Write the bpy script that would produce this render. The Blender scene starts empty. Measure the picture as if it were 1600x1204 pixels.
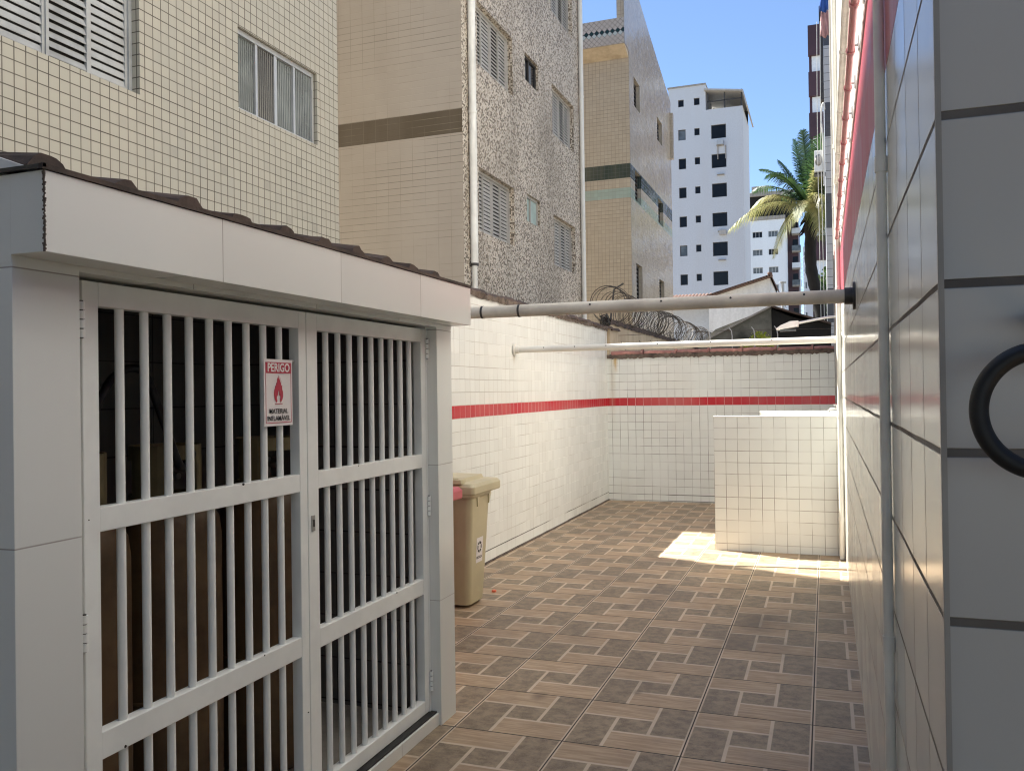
import bpy, bmesh, math, random
from mathutils import Vector, Matrix
random.seed(7)
sc = bpy.context.scene
COL = sc.collection
rad = math.radians

# ------------------------------------------------------------------ camera
CAM_H = 1.5
YAW, PITCH, ROLL = -.35159, .00715, -.01394
cy, sy, cp, sp = math.cos(YAW), math.sin(YAW), math.cos(PITCH), math.sin(PITCH)
fwd = Vector((sy*cp, cy*cp, sp)); rgt = Vector((cy, -sy, 0)); up = rgt.cross(fwd)
r2 = rgt*math.cos(ROLL) + up*math.sin(ROLL); u2 = -rgt*math.sin(ROLL) + up*math.cos(ROLL)
camd = bpy.data.cameras.new('camera'); cam = bpy.data.objects.new('camera', camd); COL.objects.link(cam)
m = Matrix.Identity(4)
for i in range(3):
    m[i][0], m[i][1], m[i][2] = r2[i], u2[i], -fwd[i]
m[2][3] = CAM_H
cam.matrix_world = m
camd.sensor_fit = 'HORIZONTAL'; camd.sensor_width = 36; camd.lens = 36*1335.9/1600
camd.clip_start = .02; camd.clip_end = 3000
sc.camera = cam

# ------------------------------------------------------------------ sky and sun
SUN = Vector((-1, .357, 1.75)).normalized()
wd = bpy.data.worlds.new('World'); sc.world = wd; wd.use_nodes = True
wn = wd.node_tree; bg = wn.nodes['Background']
sky = wn.nodes.new('ShaderNodeTexSky'); sky.sky_type = 'NISHITA'; sky.sun_disc = False
sky.sun_elevation = math.asin(SUN.z); sky.sun_rotation = math.atan2(SUN.x, SUN.y)
sky.air_density = .75; sky.dust_density = .1; sky.ozone_density = 3.2
wn.links.new(sky.outputs[0], bg.inputs[0]); bg.inputs[1].default_value = .068
sl = bpy.data.lights.new('sun', 'SUN'); so = bpy.data.objects.new('sun', sl); COL.objects.link(so)
sl.energy = 5.0; sl.angle = rad(.53); sl.color = (1, .975, .91)
so.rotation_euler = SUN.to_track_quat('Z', 'Y').to_euler(); so.location = (-20, 10, 40)
sc.view_settings.view_transform = 'Standard'; sc.view_settings.look = 'None'
sc.view_settings.gamma = 1; sc.view_settings.exposure = 1.88
sc.render.engine = 'CYCLES'
sc.cycles.use_denoising = True; sc.cycles.filter_width = 1.15
sc.cycles.max_bounces = 10; sc.cycles.diffuse_bounces = 6; sc.cycles.glossy_bounces = 4
sc.cycles.sample_clamp_indirect = 10; sc.cycles.blur_glossy = .05

# ------------------------------------------------------------------ node helpers
class G:
    def __init__(s, name):
        s.mat = bpy.data.materials.new(name); s.mat.use_nodes = True
        s.nt = s.mat.node_tree; s.b = s.nt.nodes['Principled BSDF']
        s.out = s.nt.nodes['Material Output']
        s._g = None
    def n(s, t, **k):
        x = s.nt.nodes.new(t)
        for a, v in k.items(): setattr(x, a, v)
        return x
    def put(s, sock, v):
        if isinstance(v, bpy.types.NodeSocket): s.nt.links.new(v, sock)
        elif v is not None:
            if sock.type == 'RGBA' and len(v) == 3: v = (*v, 1)
            sock.default_value = v
    def m(s, op, a, b=None, c=None, clamp=False):
        x = s.n('ShaderNodeMath', operation=op, use_clamp=clamp)
        s.put(x.inputs[0], a)
        if b is not None: s.put(x.inputs[1], b)
        if c is not None: s.put(x.inputs[2], c)
        return x.outputs[0]
    def mix(s, f, a, b, mode='MIX'):
        x = s.n('ShaderNodeMix', data_type='RGBA', blend_type=mode)
        s.put(x.inputs[0], f); s.put(x.inputs[6], a); s.put(x.inputs[7], b)
        return x.outputs[2]
    def geo(s):
        if not s._g: s._g = s.n('ShaderNodeNewGeometry')
        return s._g
    def pos(s): return s.geo().outputs['Position']
    def sep(s, v):
        x = s.n('ShaderNodeSeparateXYZ'); s.put(x.inputs[0], v); return x.outputs
    def comb(s, a, b, c=0.0):
        x = s.n('ShaderNodeCombineXYZ')
        for i, v in enumerate((a, b, c)): s.put(x.inputs[i], v)
        return x.outputs[0]
    def noise(s, scale, detail=3, vec=None, rough=.55):
        x = s.n('ShaderNodeTexNoise'); s.put(x.inputs['Vector'], vec if vec is not None else s.pos())
        x.inputs['Scale'].default_value = scale; x.inputs['Detail'].default_value = detail
        x.inputs['Roughness'].default_value = rough
        return x.outputs[0]
    def white(s, vec):
        x = s.n('ShaderNodeTexWhiteNoise', noise_dimensions='3D'); s.put(x.inputs['Vector'], vec); return x.outputs
    def rng(s, v, a, b, c=0.0, d=1.0):
        x = s.n('ShaderNodeMapRange'); s.put(x.inputs[0], v)
        for i, q in enumerate((a, b, c, d)): s.put(x.inputs[1+i], q)
        return x.outputs[0]
    def vscale(s, v, sc3):
        x = s.n('ShaderNodeVectorMath', operation='MULTIPLY'); s.put(x.inputs[0], v); x.inputs[1].default_value = sc3
        return x.outputs[0]
    def bump(s, h, strength=.3, dist=.01):
        x = s.n('ShaderNodeBump'); s.put(x.inputs['Height'], h); x.inputs['Strength'].default_value = strength
        x.inputs['Distance'].default_value = dist
        s.nt.links.new(x.outputs[0], s.b.inputs['Normal']); return x
    def uvw(s):
        """in-plane coordinates of an axis-aligned face, in metres of the real place"""
        X, Y, Z = s.sep(s.pos()); N = s.sep(s.geo().outputs['True Normal'])
        nx = s.m('GREATER_THAN', s.m('ABSOLUTE', N[0]), .6); nz = s.m('GREATER_THAN', s.m('ABSOLUTE', N[2]), .6)
        u = s.m('ADD', s.m('MULTIPLY', X, s.m('SUBTRACT', 1.0, nx)), s.m('MULTIPLY', Y, nx))
        v = s.m('ADD', s.m('MULTIPLY', Z, s.m('SUBTRACT', 1.0, nz)), s.m('MULTIPLY', Y, nz))
        return u, v

def plain(name, c, rough=.5, var=.08, nscale=6, metal=0.0, bump=0.0, spec=.5, bscale=60):
    g = G(name); f = g.rng(g.noise(nscale, 4), .38, .62)
    a = tuple(min(1, x*(1-var)) for x in c); b = tuple(min(1, x*(1+var)) for x in c)
    g.put(g.b.inputs['Base Color'], g.mix(f, a, b))
    g.b.inputs['Roughness'].default_value = rough
    g.b.inputs['Metallic'].default_value = metal; g.b.inputs['Specular IOR Level'].default_value = spec
    if bump: g.bump(g.noise(bscale, 4), bump, .004)
    return g.mat

def stained(name, c, stain, rough=.6, amount=.5, scale=1.5, streak=True, bump=.1):
    g = G(name)
    v = g.vscale(g.pos(), (scale*2.5, scale*2.5, scale*.35)) if streak else g.vscale(g.pos(), (scale,)*3)
    f = g.rng(g.noise(1, 6, v, .65), .43, .65, 0, amount)
    c2 = g.mix(g.rng(g.noise(9, 4), .38, .62), tuple(x*.95 for x in c), tuple(min(1, x*1.05) for x in c))
    g.put(g.b.inputs['Base Color'], g.mix(f, c2, stain)); g.b.inputs['Roughness'].default_value = rough
    if bump: g.bump(g.noise(40, 5), bump, .005)
    return g.mat

def tile(name, base, grout, pu, pv, ou=0., ov=0., gw=.003, gwv=None, rough=.2, var=.04, fade=(.3, 1.), fsc=1.3,
         bands=(), tilt=.0, bump=.35, dirt=.0, dirtc=(.2, .17, .13), wave=0., spec=.5, stains=(), rows=()):
    gwv = gwv or gw
    g = G(name); u, v = g.uvw()
    if wave:
        v = g.m('ADD', v, g.m('MULTIPLY', g.m('SUBTRACT', g.noise(3.0, 2), .5), wave))
        u = g.m('ADD', u, g.m('MULTIPLY', g.m('SUBTRACT', g.noise(3.3, 2, g.vscale(g.pos(), (1, 1, 1.3))), .5), wave))
    pu_ = g.m('DIVIDE', g.m('SUBTRACT', u, ou), pu); pv_ = g.m('DIVIDE', g.m('SUBTRACT', v, ov), pv)
    iu, iv = g.m('FLOOR', pu_), g.m('FLOOR', pv_); fu, fv = g.m('SUBTRACT', pu_, iu), g.m('SUBTRACT', pv_, iv)
    du = g.m('MULTIPLY', g.m('MINIMUM', fu, g.m('SUBTRACT', 1., fu)), pu)
    dv = g.m('MULTIPLY', g.m('MINIMUM', fv, g.m('SUBTRACT', 1., fv)), pv)
    mu = g.rng(du, gw*.5-.0006, gw*.5+.0008, 1, 0); mv = g.rng(dv, gwv*.5-.0006, gwv*.5+.0008, 1, 0)
    fad = lambda k: g.rng(g.noise(fsc, 4, g.vscale(g.pos(), k), .7), .41, .60, *fade)
    G_ = g.m('MAXIMUM', g.m('MULTIPLY', mu, fad((1, 1, .8))), g.m('MULTIPLY', mv, fad((.7, .7, 2.2))))
    geom = g.m('MAXIMUM', mu, mv)
    w = g.white(g.comb(iu, iv, 3.1))
    k = g.rng(w[0], 0, 1, 1-var, 1+var)
    col = base
    cg = grout
    for b in bands:
        z0, z1, bc = b[:3]
        f = g.m('MULTIPLY', g.m('GREATER_THAN', v, z0), g.m('LESS_THAN', v, z1))
        col = g.mix(f, col, bc)
        if len(b) > 3: cg = g.mix(f, cg, b[3])
    col = g.mix(1.0, col, g.comb(k, k, k), 'MULTIPLY')
    if dirt:
        d = g.rng(g.noise(1.0, 3, g.vscale(g.pos(), (1.3, 1.3, .45)), .6), .42, .68, 0, dirt)
        col = g.mix(d, col, dirtc)
    for z in rows:
        q = g.rng(g.m('ABSOLUTE', g.m('SUBTRACT', v, z)), .003, .006, 1, 0)
        q = g.m('MULTIPLY', q, g.rng(g.noise(.9, 3), .38, .55)); G_ = g.m('MAXIMUM', G_, g.m('MULTIPLY', q, .95)); cg = g.mix(q, cg, (.05, .042, .035))
    for (su, sw, z0, z1, c_, k_) in stains:
        q = g.rng(g.m('ABSOLUTE', g.m('SUBTRACT', g.m('ADD', u, g.m('MULTIPLY', g.m('SUBTRACT', g.noise(14, 3), .5), .05)), su)), 0, sw, 1, 0)
        e_ = g.m('MULTIPLY', g.rng(v, z0, z0+(z1-z0)*.6, 0, 1), g.rng(v, z1-.01, z1+.01, 1, 0))
        q = g.m('MULTIPLY', g.m('MULTIPLY', q, e_), k_); col = g.mix(q, col, c_)
    g.put(g.b.inputs['Base Color'], g.mix(G_, col, cg))
    g.put(g.b.inputs['Roughness'], g.m('MAXIMUM', g.m('MULTIPLY', geom, .75), g.rng(w[0], 0, 1, rough*.85, rough*1.2)))
    g.b.inputs['Specular IOR Level'].default_value = spec
    bn = None
    if bump: bn = g.bump(g.m('SUBTRACT', 1., geom), bump, .003)
    if tilt:
        sv = g.n('ShaderNodeVectorMath', operation='SUBTRACT'); g.put(sv.inputs[0], w[1]); sv.inputs[1].default_value = (.5, .5, .5)
        ms = g.vscale(sv.outputs[0], (tilt,)*3)
        ad = g.n('ShaderNodeVectorMath', operation='ADD'); g.put(ad.inputs[0], g.geo().outputs['Normal']); g.put(ad.inputs[1], ms)
        nm = g.n('ShaderNodeVectorMath', operation='NORMALIZE'); g.put(nm.inputs[0], ad.outputs[0])
        if bn: g.put(bn.inputs['Normal'], nm.outputs[0])
        else: g.put(g.b.inputs['Normal'], nm.outputs[0])
    return g.mat

def floor_mat():
    g = G('patterned_floor_tile'); X, Y, Z = g.sep(g.pos())
    pu = g.m('DIVIDE', g.m('SUBTRACT', X, -.0775), .504); pv = g.m('DIVIDE', g.m('SUBTRACT', Y, 3.521), .5135)
    iu, iv = g.m('FLOOR', pu), g.m('FLOOR', pv); u, v = g.m('SUBTRACT', pu, iu), g.m('SUBTRACT', pv, iv)
    GT = lambda a, b: g.m('GREATER_THAN', a, b); LT = lambda a, b: g.m('LESS_THAN', a, b); M = lambda a, b: g.m('MULTIPLY', a, b)
    A, B = .335, .665
    inB = M(LT(u, B), GT(v, B)); inD = M(GT(u, A), LT(v, A))
    beige = g.m('MAXIMUM', inB, inD)
    W = .016
    near = lambda a, c: g.rng(g.m('ABSOLUTE', g.m('SUBTRACT', a, c)), W*.8, W*1.15, 1, 0)
    lines = M(near(u, A), LT(v, B))
    for q in (M(near(v, B), LT(u, B)), M(near(u, B), GT(v, A)), M(near(v, A), GT(u, A))): lines = g.m('MAXIMUM', lines, q)
    eu = g.m('MINIMUM', u, g.m('SUBTRACT', 1., u)); ev = g.m('MINIMUM', v, g.m('SUBTRACT', 1., v))
    lines = g.m('MAXIMUM', lines, g.rng(eu, .017, .023, 1, 0))
    lines = g.m('MAXIMUM', lines, g.rng(ev, .007, .011, .7, 0))
    gr = g.m('MAXIMUM', g.rng(eu, .0045, .007, 1, 0), g.rng(ev, .006, .009, 1, 0))
    w = g.white(g.comb(iu, iv, 1.7)); off = g.comb(M(iu, 3.17), M(iv, 5.3), 0.)
    av = g.n('ShaderNodeVectorMath', operation='ADD'); g.put(av.inputs[0], g.pos()); g.put(av.inputs[1], off)
    streak = g.noise(1, 6, g.vscale(av.outputs[0], (5, 55, 1)), .6)
    mott = g.noise(16, 8, av.outputs[0], .72)
    cb = g.mix(g.rng(streak, .40, .60), (.35, .238, .142), (.48, .345, .215))
    vo = g.n('ShaderNodeTexNoise'); g.put(vo.inputs['Vector'], g.vscale(av.outputs[0], (40, 18, 1))); vo.inputs['Detail'].default_value = 6
    cd = g.mix(g.rng(mott, .40, .60), (.172, .123, .073), (.34, .257, .165))
    cd = g.mix(g.rng(vo.outputs[0], .52, .62, 0, .5), cd, (.27, .215, .155))
    c = g.mix(beige, cd, cb)
    c = g.mix(lines, c, g.mix(mott, (.54, .425, .30), (.62, .50, .36)))
    k = g.rng(w[0], 0, 1, .93, 1.07); c = g.mix(1., c, g.comb(k, k, k), 'MULTIPLY')
    dirt = g.rng(g.noise(1.3, 6, None, .7), .47, .66, 0, .35); c = g.mix(dirt, c, (.12, .095, .075))
    for (cx, cy_, r_, k_) in ((-.40, 5.74, .24, .55), (-.52, 5.2, .12, .25), (-1.35, 4.0, .05, .5), (-.9, 4.2, .03, .5)):
        dx, dy = g.m('SUBTRACT', X, cx), g.m('SUBTRACT', Y, cy_)
        dd = g.m('ADD', g.m('SQRT', g.m('ADD', M(dx, dx), M(M(dy, dy), .35))), M(g.m('SUBTRACT', g.noise(6, 4), .5), r_*.9))
        c = g.mix(g.rng(dd, r_*.15, r_, k_, 0), c, (.075, .05, .035))
    c = g.mix(gr, c, (.05, .038, .03))
    g.put(g.b.inputs['Base Color'], c)
    g.put(g.b.inputs['Roughness'], g.m('ADD', g.m('MULTIPLY', gr, .3), g.rng(mott, .3, .7, .42, .6))); g.b.inputs['Specular IOR Level'].default_value = .32
    g.bump(g.m('SUBTRACT', g.m('MULTIPLY', mott, .15), gr), .35, .004)
    return g.mat

def mosaic_mat():
    g = G('mosaic_chips'); u, v = g.uvw(); P = .028
    pu, pv = g.m('DIVIDE', u, P*1.0), g.m('DIVIDE', v, P*1.0)
    iu, iv = g.m('FLOOR', pu), g.m('FLOOR', pv); fu, fv = g.m('SUBTRACT', pu, iu), g.m('SUBTRACT', pv, iv)
    w = g.white(g.comb(iu, iv, .3))
    r = g.n('ShaderNodeValToRGB'); r.color_ramp.interpolation = 'CONSTANT'; e = r.color_ramp.elements
    cols = [(0, (.70, .62, .51)), (.42, (.50, .42, .33)), (.56, (.30, .235, .17)), (.66, (.10, .075, .052)), (.88, (.15, .11, .08)), (.94, (.64, .58, .5))]
    e[0].position = 0; e[0].color = (*cols[0][1], 1); e[1].position = cols[1][0]; e[1].color = (*cols[1][1], 1)
    for p, c in cols[2:]:
        q = e.new(p); q.color = (*c, 1)
    g.put(r.inputs[0], w[0])
    d = g.m('MINIMUM', g.m('MINIMUM', fu, g.m('SUBTRACT', 1., fu)), g.m('MINIMUM', fv, g.m('SUBTRACT', 1., fv)))
    gr = g.rng(d, .06, .1, 1, 0)
    c = g.mix(gr, r.outputs[0], (.33, .28, .22))
    st = g.rng(g.noise(1, 6, g.vscale(g.pos(), (.6, .6, .3)), .65), .48, .72, 0, .62)
    c = g.mix(st, c, (.17, .135, .095))
    g.put(g.b.inputs['Base Color'], c); g.b.inputs['Roughness'].default_value = .5; g.b.inputs['Specular IOR Level'].default_value = .2
    g.bump(g.m('SUBTRACT', 1., gr), .4, .003)
    return g.mat

def fluted_glass(name, c, rough=.12):
    g = G(name); X, Y, Z = g.sep(g.pos())
    s_ = g.m('SINE', g.m('MULTIPLY', g.m('ADD', X, Y), 2*math.pi/.034))
    g.put(g.b.inputs['Base Color'], g.mix(g.rng(g.noise(2.2, 3), .35, .7), c, tuple(x*.45 for x in c)))
    g.b.inputs['Roughness'].default_value = rough; g.b.inputs['Specular IOR Level'].default_value = .8
    g.bump(g.m('ADD', s_, g.noise(5, 2)), .55, .012)
    return g.mat

def leaf_mat(name, c1, c2, trans=.45):
    g = G(name); col = g.mix(g.rng(g.noise(1.6, 3), .35, .65), c1, c2)
    g.put(g.b.inputs['Base Color'], col); g.b.inputs['Roughness'].default_value = .42
    t = g.n('ShaderNodeBsdfTranslucent'); g.put(t.inputs[0], col)
    mx = g.n('ShaderNodeMixShader'); mx.inputs[0].default_value = trans
    g.nt.links.new(g.b.outputs[0], mx.inputs[1]); g.nt.links.new(t.outputs[0], mx.inputs[2])
    g.nt.links.new(mx.outputs[0], g.out.inputs[0]); return g.mat

# ------------------------------------------------------------------ mesh helpers
class MB:
    def __init__(s): s.v = []; s.f = []; s.mi = []; s.mats = []; s.sm = []
    def mat(s, m):
        if m not in s.mats: s.mats.append(m)
        return s.mats.index(m)
    def face(s, pts, m, smooth=False):
        i = len(s.v); s.v += [tuple(p) for p in pts]; s.f.append(tuple(range(i, i+len(pts)))); s.mi.append(s.mat(m)); s.sm.append(smooth)
    def raw(s, vs, fs, m, smooth=False):
        i = len(s.v); s.v += [tuple(p) for p in vs]; k = s.mat(m)
        for f in fs: s.f.append(tuple(i+q for q in f)); s.mi.append(k); s.sm.append(smooth)
    def box(s, x0, x1, y0, y1, z0, z1, m, skip=''):
        v = [(x0, y0, z0), (x1, y0, z0), (x1, y1, z0), (x0, y1, z0), (x0, y0, z1), (x1, y0, z1), (x1, y1, z1), (x0, y1, z1)]
        F = {'b': (0, 3, 2, 1), 't': (4, 5, 6, 7), 's': (0, 1, 5, 4), 'e': (1, 2, 6, 5), 'n': (2, 3, 7, 6), 'w': (3, 0, 4, 7)}
        s.raw(v, [f for k, f in F.items() if k not in skip], m); return s
    def obox(s, c, ax, ay, az, m):
        """oriented box: centre and three half-axis vectors"""
        c, ax, ay, az = map(Vector, (c, ax, ay, az))
        v = [c + ax*i + ay*j + az*k for k in (-1, 1) for (i, j) in ((-1, -1), (1, -1), (1, 1), (-1, 1))]
        s.raw(v, [(0, 3, 2, 1), (4, 5, 6, 7), (0, 1, 5, 4), (1, 2, 6, 5), (2, 3, 7, 6), (3, 0, 4, 7)], m); return s
    def tube(s, path, r, m, n=12, cap=True, closed=False, smooth=True):
        P = [Vector(p) for p in path]; R = r if isinstance(r, (list, tuple)) else [r]*len(P); N = len(P)
        prev = None; vs = []
        for i, p in enumerate(P):
            a, b = (P[i-1] if (i or closed) else p), (P[(i+1) % N] if (i < N-1 or closed) else p)
            t = (b-a).normalized()
            if prev is None:
                q = Vector((0, 0, 1)) if abs(t.z) < .9 else Vector((1, 0, 0)); prev = t.cross(q).normalized()
            prev = (prev - t*prev.dot(t)).normalized(); w = t.cross(prev)
            vs += [p + (prev*math.cos(2*math.pi*k/n) + w*math.sin(2*math.pi*k/n))*R[i] for k in range(n)]
        fs = []
        for i in range(N if closed else N-1):
            j = (i+1) % N
            fs += [(i*n+k, i*n+(k+1) % n, j*n+(k+1) % n, j*n+k) for k in range(n)]
        s.raw(vs, fs, m, smooth)
        if cap and not closed:
            s.face(vs[:n][::-1], m); s.face(vs[-n:], m)
        return s
    def lathe(s, prof, c, m, n=28, smooth=True):
        c = Vector(c); vs = []
        for (r, z) in prof: vs += [c + Vector((r*math.cos(2*math.pi*k/n), r*math.sin(2*math.pi*k/n), z)) for k in range(n)]
        fs = [(i*n+k, i*n+(k+1) % n, (i+1)*n+(k+1) % n, (i+1)*n+k) for i in range(len(prof)-1) for k in range(n)]
        s.raw(vs, fs, m, smooth)
        s.face(vs[:n][::-1], m); s.face(vs[-n:], m); return s
    def prism(s, poly, d, m):
        """polygon extruded along vector d"""
        P = [Vector(p) for p in poly]; d = Vector(d); n = len(P)
        s.raw(P + [p+d for p in P], [tuple(range(n))[::-1], tuple(range(n, 2*n))] + [(i, (i+1) % n, n+(i+1) % n, n+i) for i in range(n)], m); return s
    def holed(s, axis, pos, u0, u1, z0, z1, holes, depth, sgn, m, mrev=None):
        """wall sheet with rectangular openings and their reveals; sgn = side the wall faces"""
        mk = (lambda u, z, p: (p, u, z)) if axis == 'x' else (lambda u, z, p: (u, p, z))
        us = sorted({u0, u1, *[h[0] for h in holes], *[h[1] for h in holes]}); zs = sorted({z0, z1, *[h[2] for h in holes], *[h[3] for h in holes]})
        us = [u for u in us if u0 <= u <= u1]; zs = [z for z in zs if z0 <= z <= z1]
        for a, b in zip(us, us[1:]):
            for c, d in zip(zs, zs[1:]):
                x, y = (a+b)/2, (c+d)/2
                if any(h[0] < x < h[1] and h[2] < y < h[3] for h in holes): continue
                s.face([mk(a, c, pos), mk(b, c, pos), mk(b, d, pos), mk(a, d, pos)], m)
        q = pos - sgn*depth
        for a, b, c, d in holes:
            for e, f in (((a, c), (a, d)), ((a, d), (b, d)), ((b, d), (b, c)), ((b, c), (a, c))):
                s.face([mk(*e, pos), mk(*f, pos), mk(*f, q), mk(*e, q)], mrev or m)
        return s
    def build(s, name, parent=None, bevel=0., seg=2, weld=False):
        o_ = Vector((0, 0, 0)); p = parent
        while p is not None: o_ += p.location; p = p.parent
        me = bpy.data.meshes.new(name); me.from_pydata([tuple(Vector(v)-o_) for v in s.v], [], s.f)
        for q in s.mats: me.materials.append(q)
        me.polygons.foreach_set('material_index', s.mi); me.polygons.foreach_set('use_smooth', s.sm)
        bm = bmesh.new(); bm.from_mesh(me)
        if weld: bmesh.ops.remove_doubles(bm, verts=bm.verts, dist=1e-5)
        bmesh.ops.recalc_face_normals(bm, faces=bm.faces)
        bm.to_mesh(me); bm.free(); me.update()
        ob = bpy.data.objects.new(name, me); COL.objects.link(ob); ob.parent = parent
        if bevel:
            b = ob.modifiers.new('bevel', 'BEVEL'); b.width = bevel; b.segments = seg; b.limit_method = 'ANGLE'
        return ob

def tag(o, label=None, cat=None, group=None, kind=None):
    for k, v in (('label', label), ('category', cat), ('group', group), ('kind', kind)):
        if v: o[k] = v
    return o
def thing(name, label, cat, loc, group=None):
    o = bpy.data.objects.new(name, None); COL.objects.link(o); o.location = loc; o.empty_display_size = .2
    return tag(o, label, cat, group)
def kids(o): return [c for c in COL.objects if c.parent == o]
def copy_tree(o, parent=None):
    c = o.copy(); COL.objects.link(c); c.parent = parent
    for ch in kids(o): copy_tree(ch, c)
    return c
def text_mesh(txt, size, m, parent, name, loc, right, upv, bold=0., ext=.0004, sx=1.):
    cu = bpy.data.curves.new(name, 'FONT'); cu.body = txt; cu.size = size; cu.align_x = 'CENTER'; cu.align_y = 'CENTER'
    cu.offset = bold; cu.extrude = ext; cu.resolution_u = 4
    t = bpy.data.objects.new(name, cu); COL.objects.link(t)
    dg = bpy.context.evaluated_depsgraph_get(); me = bpy.data.meshes.new_from_object(t.evaluated_get(dg))
    bpy.data.objects.remove(t); bpy.data.curves.remove(cu)
    R = Vector(right).normalized(); U = Vector(upv).normalized(); N = R.cross(U)
    o_ = Vector((0, 0, 0)); p = parent
    while p is not None: o_ += p.location; p = p.parent
    L = Vector(loc)-o_
    for v in me.vertices: v.co = L + R*v.co.x*sx + U*v.co.y + N*v.co.z
    me.materials.clear(); me.materials.append(m)
    ob = bpy.data.objects.new(name, me); COL.objects.link(ob); ob.parent = parent
    return ob

# ------------------------------------------------------------------ materials
M = {}
M['floor'] = floor_mat()
RED, REDG = (.50, .018, .03), (.62, .42, .40)
M['wall_side'] = tile('white_wall_tile', (.785, .80, .755), (.42, .395, .345), .107, .107, 0, 1.285, gw=.0048, rough=.22, var=.03, fade=(.12, 1.), fsc=1.3,
                      bands=((1.285, 1.392, RED, REDG),), tilt=.02, wave=.006, dirt=.12, dirtc=(.55, .5, .42), rows=(.108, .012), stains=((7.73, .03, 1.74, 1.93, (.50, .40, .22), .6), (11.38, .05, 1.75, 2.34, (.45, .36, .2), .5)))
M['wall_back'] = tile('white_wall_tile_dark_grout', (.76, .775, .725), (.20, .17, .135), .107, .1085, .143-.107*28, 1.285, gw=.0052, rough=.22, var=.03, fade=(.2, 1.), fsc=1.6,
                      bands=((1.285, 1.3935, RED, REDG),), tilt=.02, wave=.007, dirt=.2, dirtc=(.50, .44, .36), rows=(.0915, .01), stains=((-2.69, .04, 1.72, 1.95, (.50, .30, .06), .9), (-2.74, .06, .9, 1.95, (.45, .38, .25), .4)))
M['wall_low'] = tile('low_wall_tile', (.765, .775, .73), (.24, .21, .17), .107, .107, -.988, 1.244-.107*12, gw=.005, rough=.22, var=.025, fade=(.2, 1.), fsc=1.6, tilt=.015, wave=.004, dirt=.15, dirtc=(.5, .44, .36))
M['gate_wall'] = tile('large_porcelain_tile', (.70, .705, .665), (.33, .30, .27), .6115, .612, 1.321, -.051, gw=.003, rough=.24, var=.01, fade=(.75, 1.), dirt=.06, dirtc=(.56, .52, .46), bump=.2)
M['right_tile'] = tile('grey_glazed_tile', (.775, .775, .72), (.10, .082, .066), .2203, .2203, 1.25, 1.192, gw=.0062, gwv=.009, rough=.17, var=.06, spec=.38, fade=(.75, 1.), tilt=.012, wave=.006, bump=.5, dirt=.12, dirtc=(.42, .38, .33))
M['pillar_tile'] = tile('pillar_glazed_tile', (.63, .62, .585), (.12, .105, .09), 5, .2203, -1, 1.192, gw=.0028, gwv=.0115, rough=.3, var=.02, fade=(.8, 1.), bump=.8, dirt=.1, dirtc=(.4, .36, .31), wave=.003)
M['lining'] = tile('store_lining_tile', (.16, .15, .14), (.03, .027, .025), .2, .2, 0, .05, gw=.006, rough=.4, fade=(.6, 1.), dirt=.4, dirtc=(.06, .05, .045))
M['red_band'] = tile('pink_red_band_tile', (.52, .10, .135), (.55, .30, .30), .107, .24, 0, 2.24, gw=.003, rough=.38, var=.08, fade=(.3, 1.), tilt=.015)
M['plaster'] = stained('white_plaster', (.80, .78, .74), (.5, .47, .42), .75, .35, 1.2)
M['cream_tile'] = tile('cream_square_tile', (.385, .355, .28), (.06, .045, .03), .1, .1, 9.165-.1*93, 3.40, gw=.0085, rough=.32, var=.045, fade=(.75, 1.), fsc=.9, tilt=.02, dirt=.2, dirtc=(.45, .38, .28))
M['cream_rear'] = tile('cream_glazed_rear_tile', (.60, .535, .415), (.14, .11, .08), .1, .1, 0, 3.40, gw=.005, rough=.27, var=.045, fade=(.5, 1.), bump=0)
M['long_tile'] = tile('beige_oblong_tile', (.36, .315, .265), (.15, .125, .10), .21, .1, .05, .02, gw=.004, gwv=.008, rough=.5, var=.02, fade=(0., .8), fsc=.7,
                      bands=((5.36, 5.715, (.095, .073, .048), (.22, .185, .13)),), dirt=.2, dirtc=(.24, .20, .16), spec=.25)
M['mosaic'] = mosaic_mat()
GREEN, AQUA = (.012, .03, .022), (.30, .37, .31)
M['ochre_tile'] = tile('ochre_square_tile', (.42, .355, .26), (.15, .11, .075), .105, .105, -5, 4.0, gw=.008, rough=.2, var=.05, fade=(.5, 1.), fsc=.8,
                       bands=((7.40, 7.80, GREEN, (.05, .06, .05)), (6.85, 7.13, AQUA, (.2, .22, .18))), tilt=.05, dirt=.2, dirtc=(.36, .28, .18))
M['ochre_gloss'] = tile('ochre_glossy_tile', (.46, .40, .31), (.24, .19, .14), .105, .105, 0, 4.0, gw=.007, rough=.16, var=.06, fade=(.3, 1.), fsc=.8,
                        bands=((7.40, 7.80, (.03, .045, .04), (.06, .07, .06)), (6.85, 7.13, (.30, .36, .30), (.2, .22, .18))), tilt=.055, spec=.7, dirt=.25, dirtc=(.34, .28, .2))
M['white_metal'] = plain('white_enamel_metal', (.815, .83, .80), .3, .03, 9)
M['white_pvc'] = plain('white_pvc', (.74, .72, .65), .4, .05, 5)
M['beige_pvc'] = stained('beige_pvc', (.84, .82, .75), (.4, .36, .30), .4, .4, 3, True, 0)
M['grey_pipe'] = stained('grey_painted_pipe', (.70, .645, .54), (.44, .39, .32), .5, .6, 4, False, .08)
M['pink_pipe'] = stained('pink_pipe', (.55, .20, .21), (.6, .42, .4), .4, .4, 3, False, 0)
M['steel'] = plain('dull_steel', (.42, .41, .39), .4, .1, 12, .8)
M['dark_steel'] = plain('dark_steel', (.06, .055, .05), .45, .15, 12, .4)
M['alu'] = plain('aluminium', (.46, .46, .45), .38, .05, 8, .35)
M['alu_old'] = stained('oxidised_aluminium', (.40, .40, .385), (.24, .235, .225), .5, .6, 2.5, False, 0)
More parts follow.
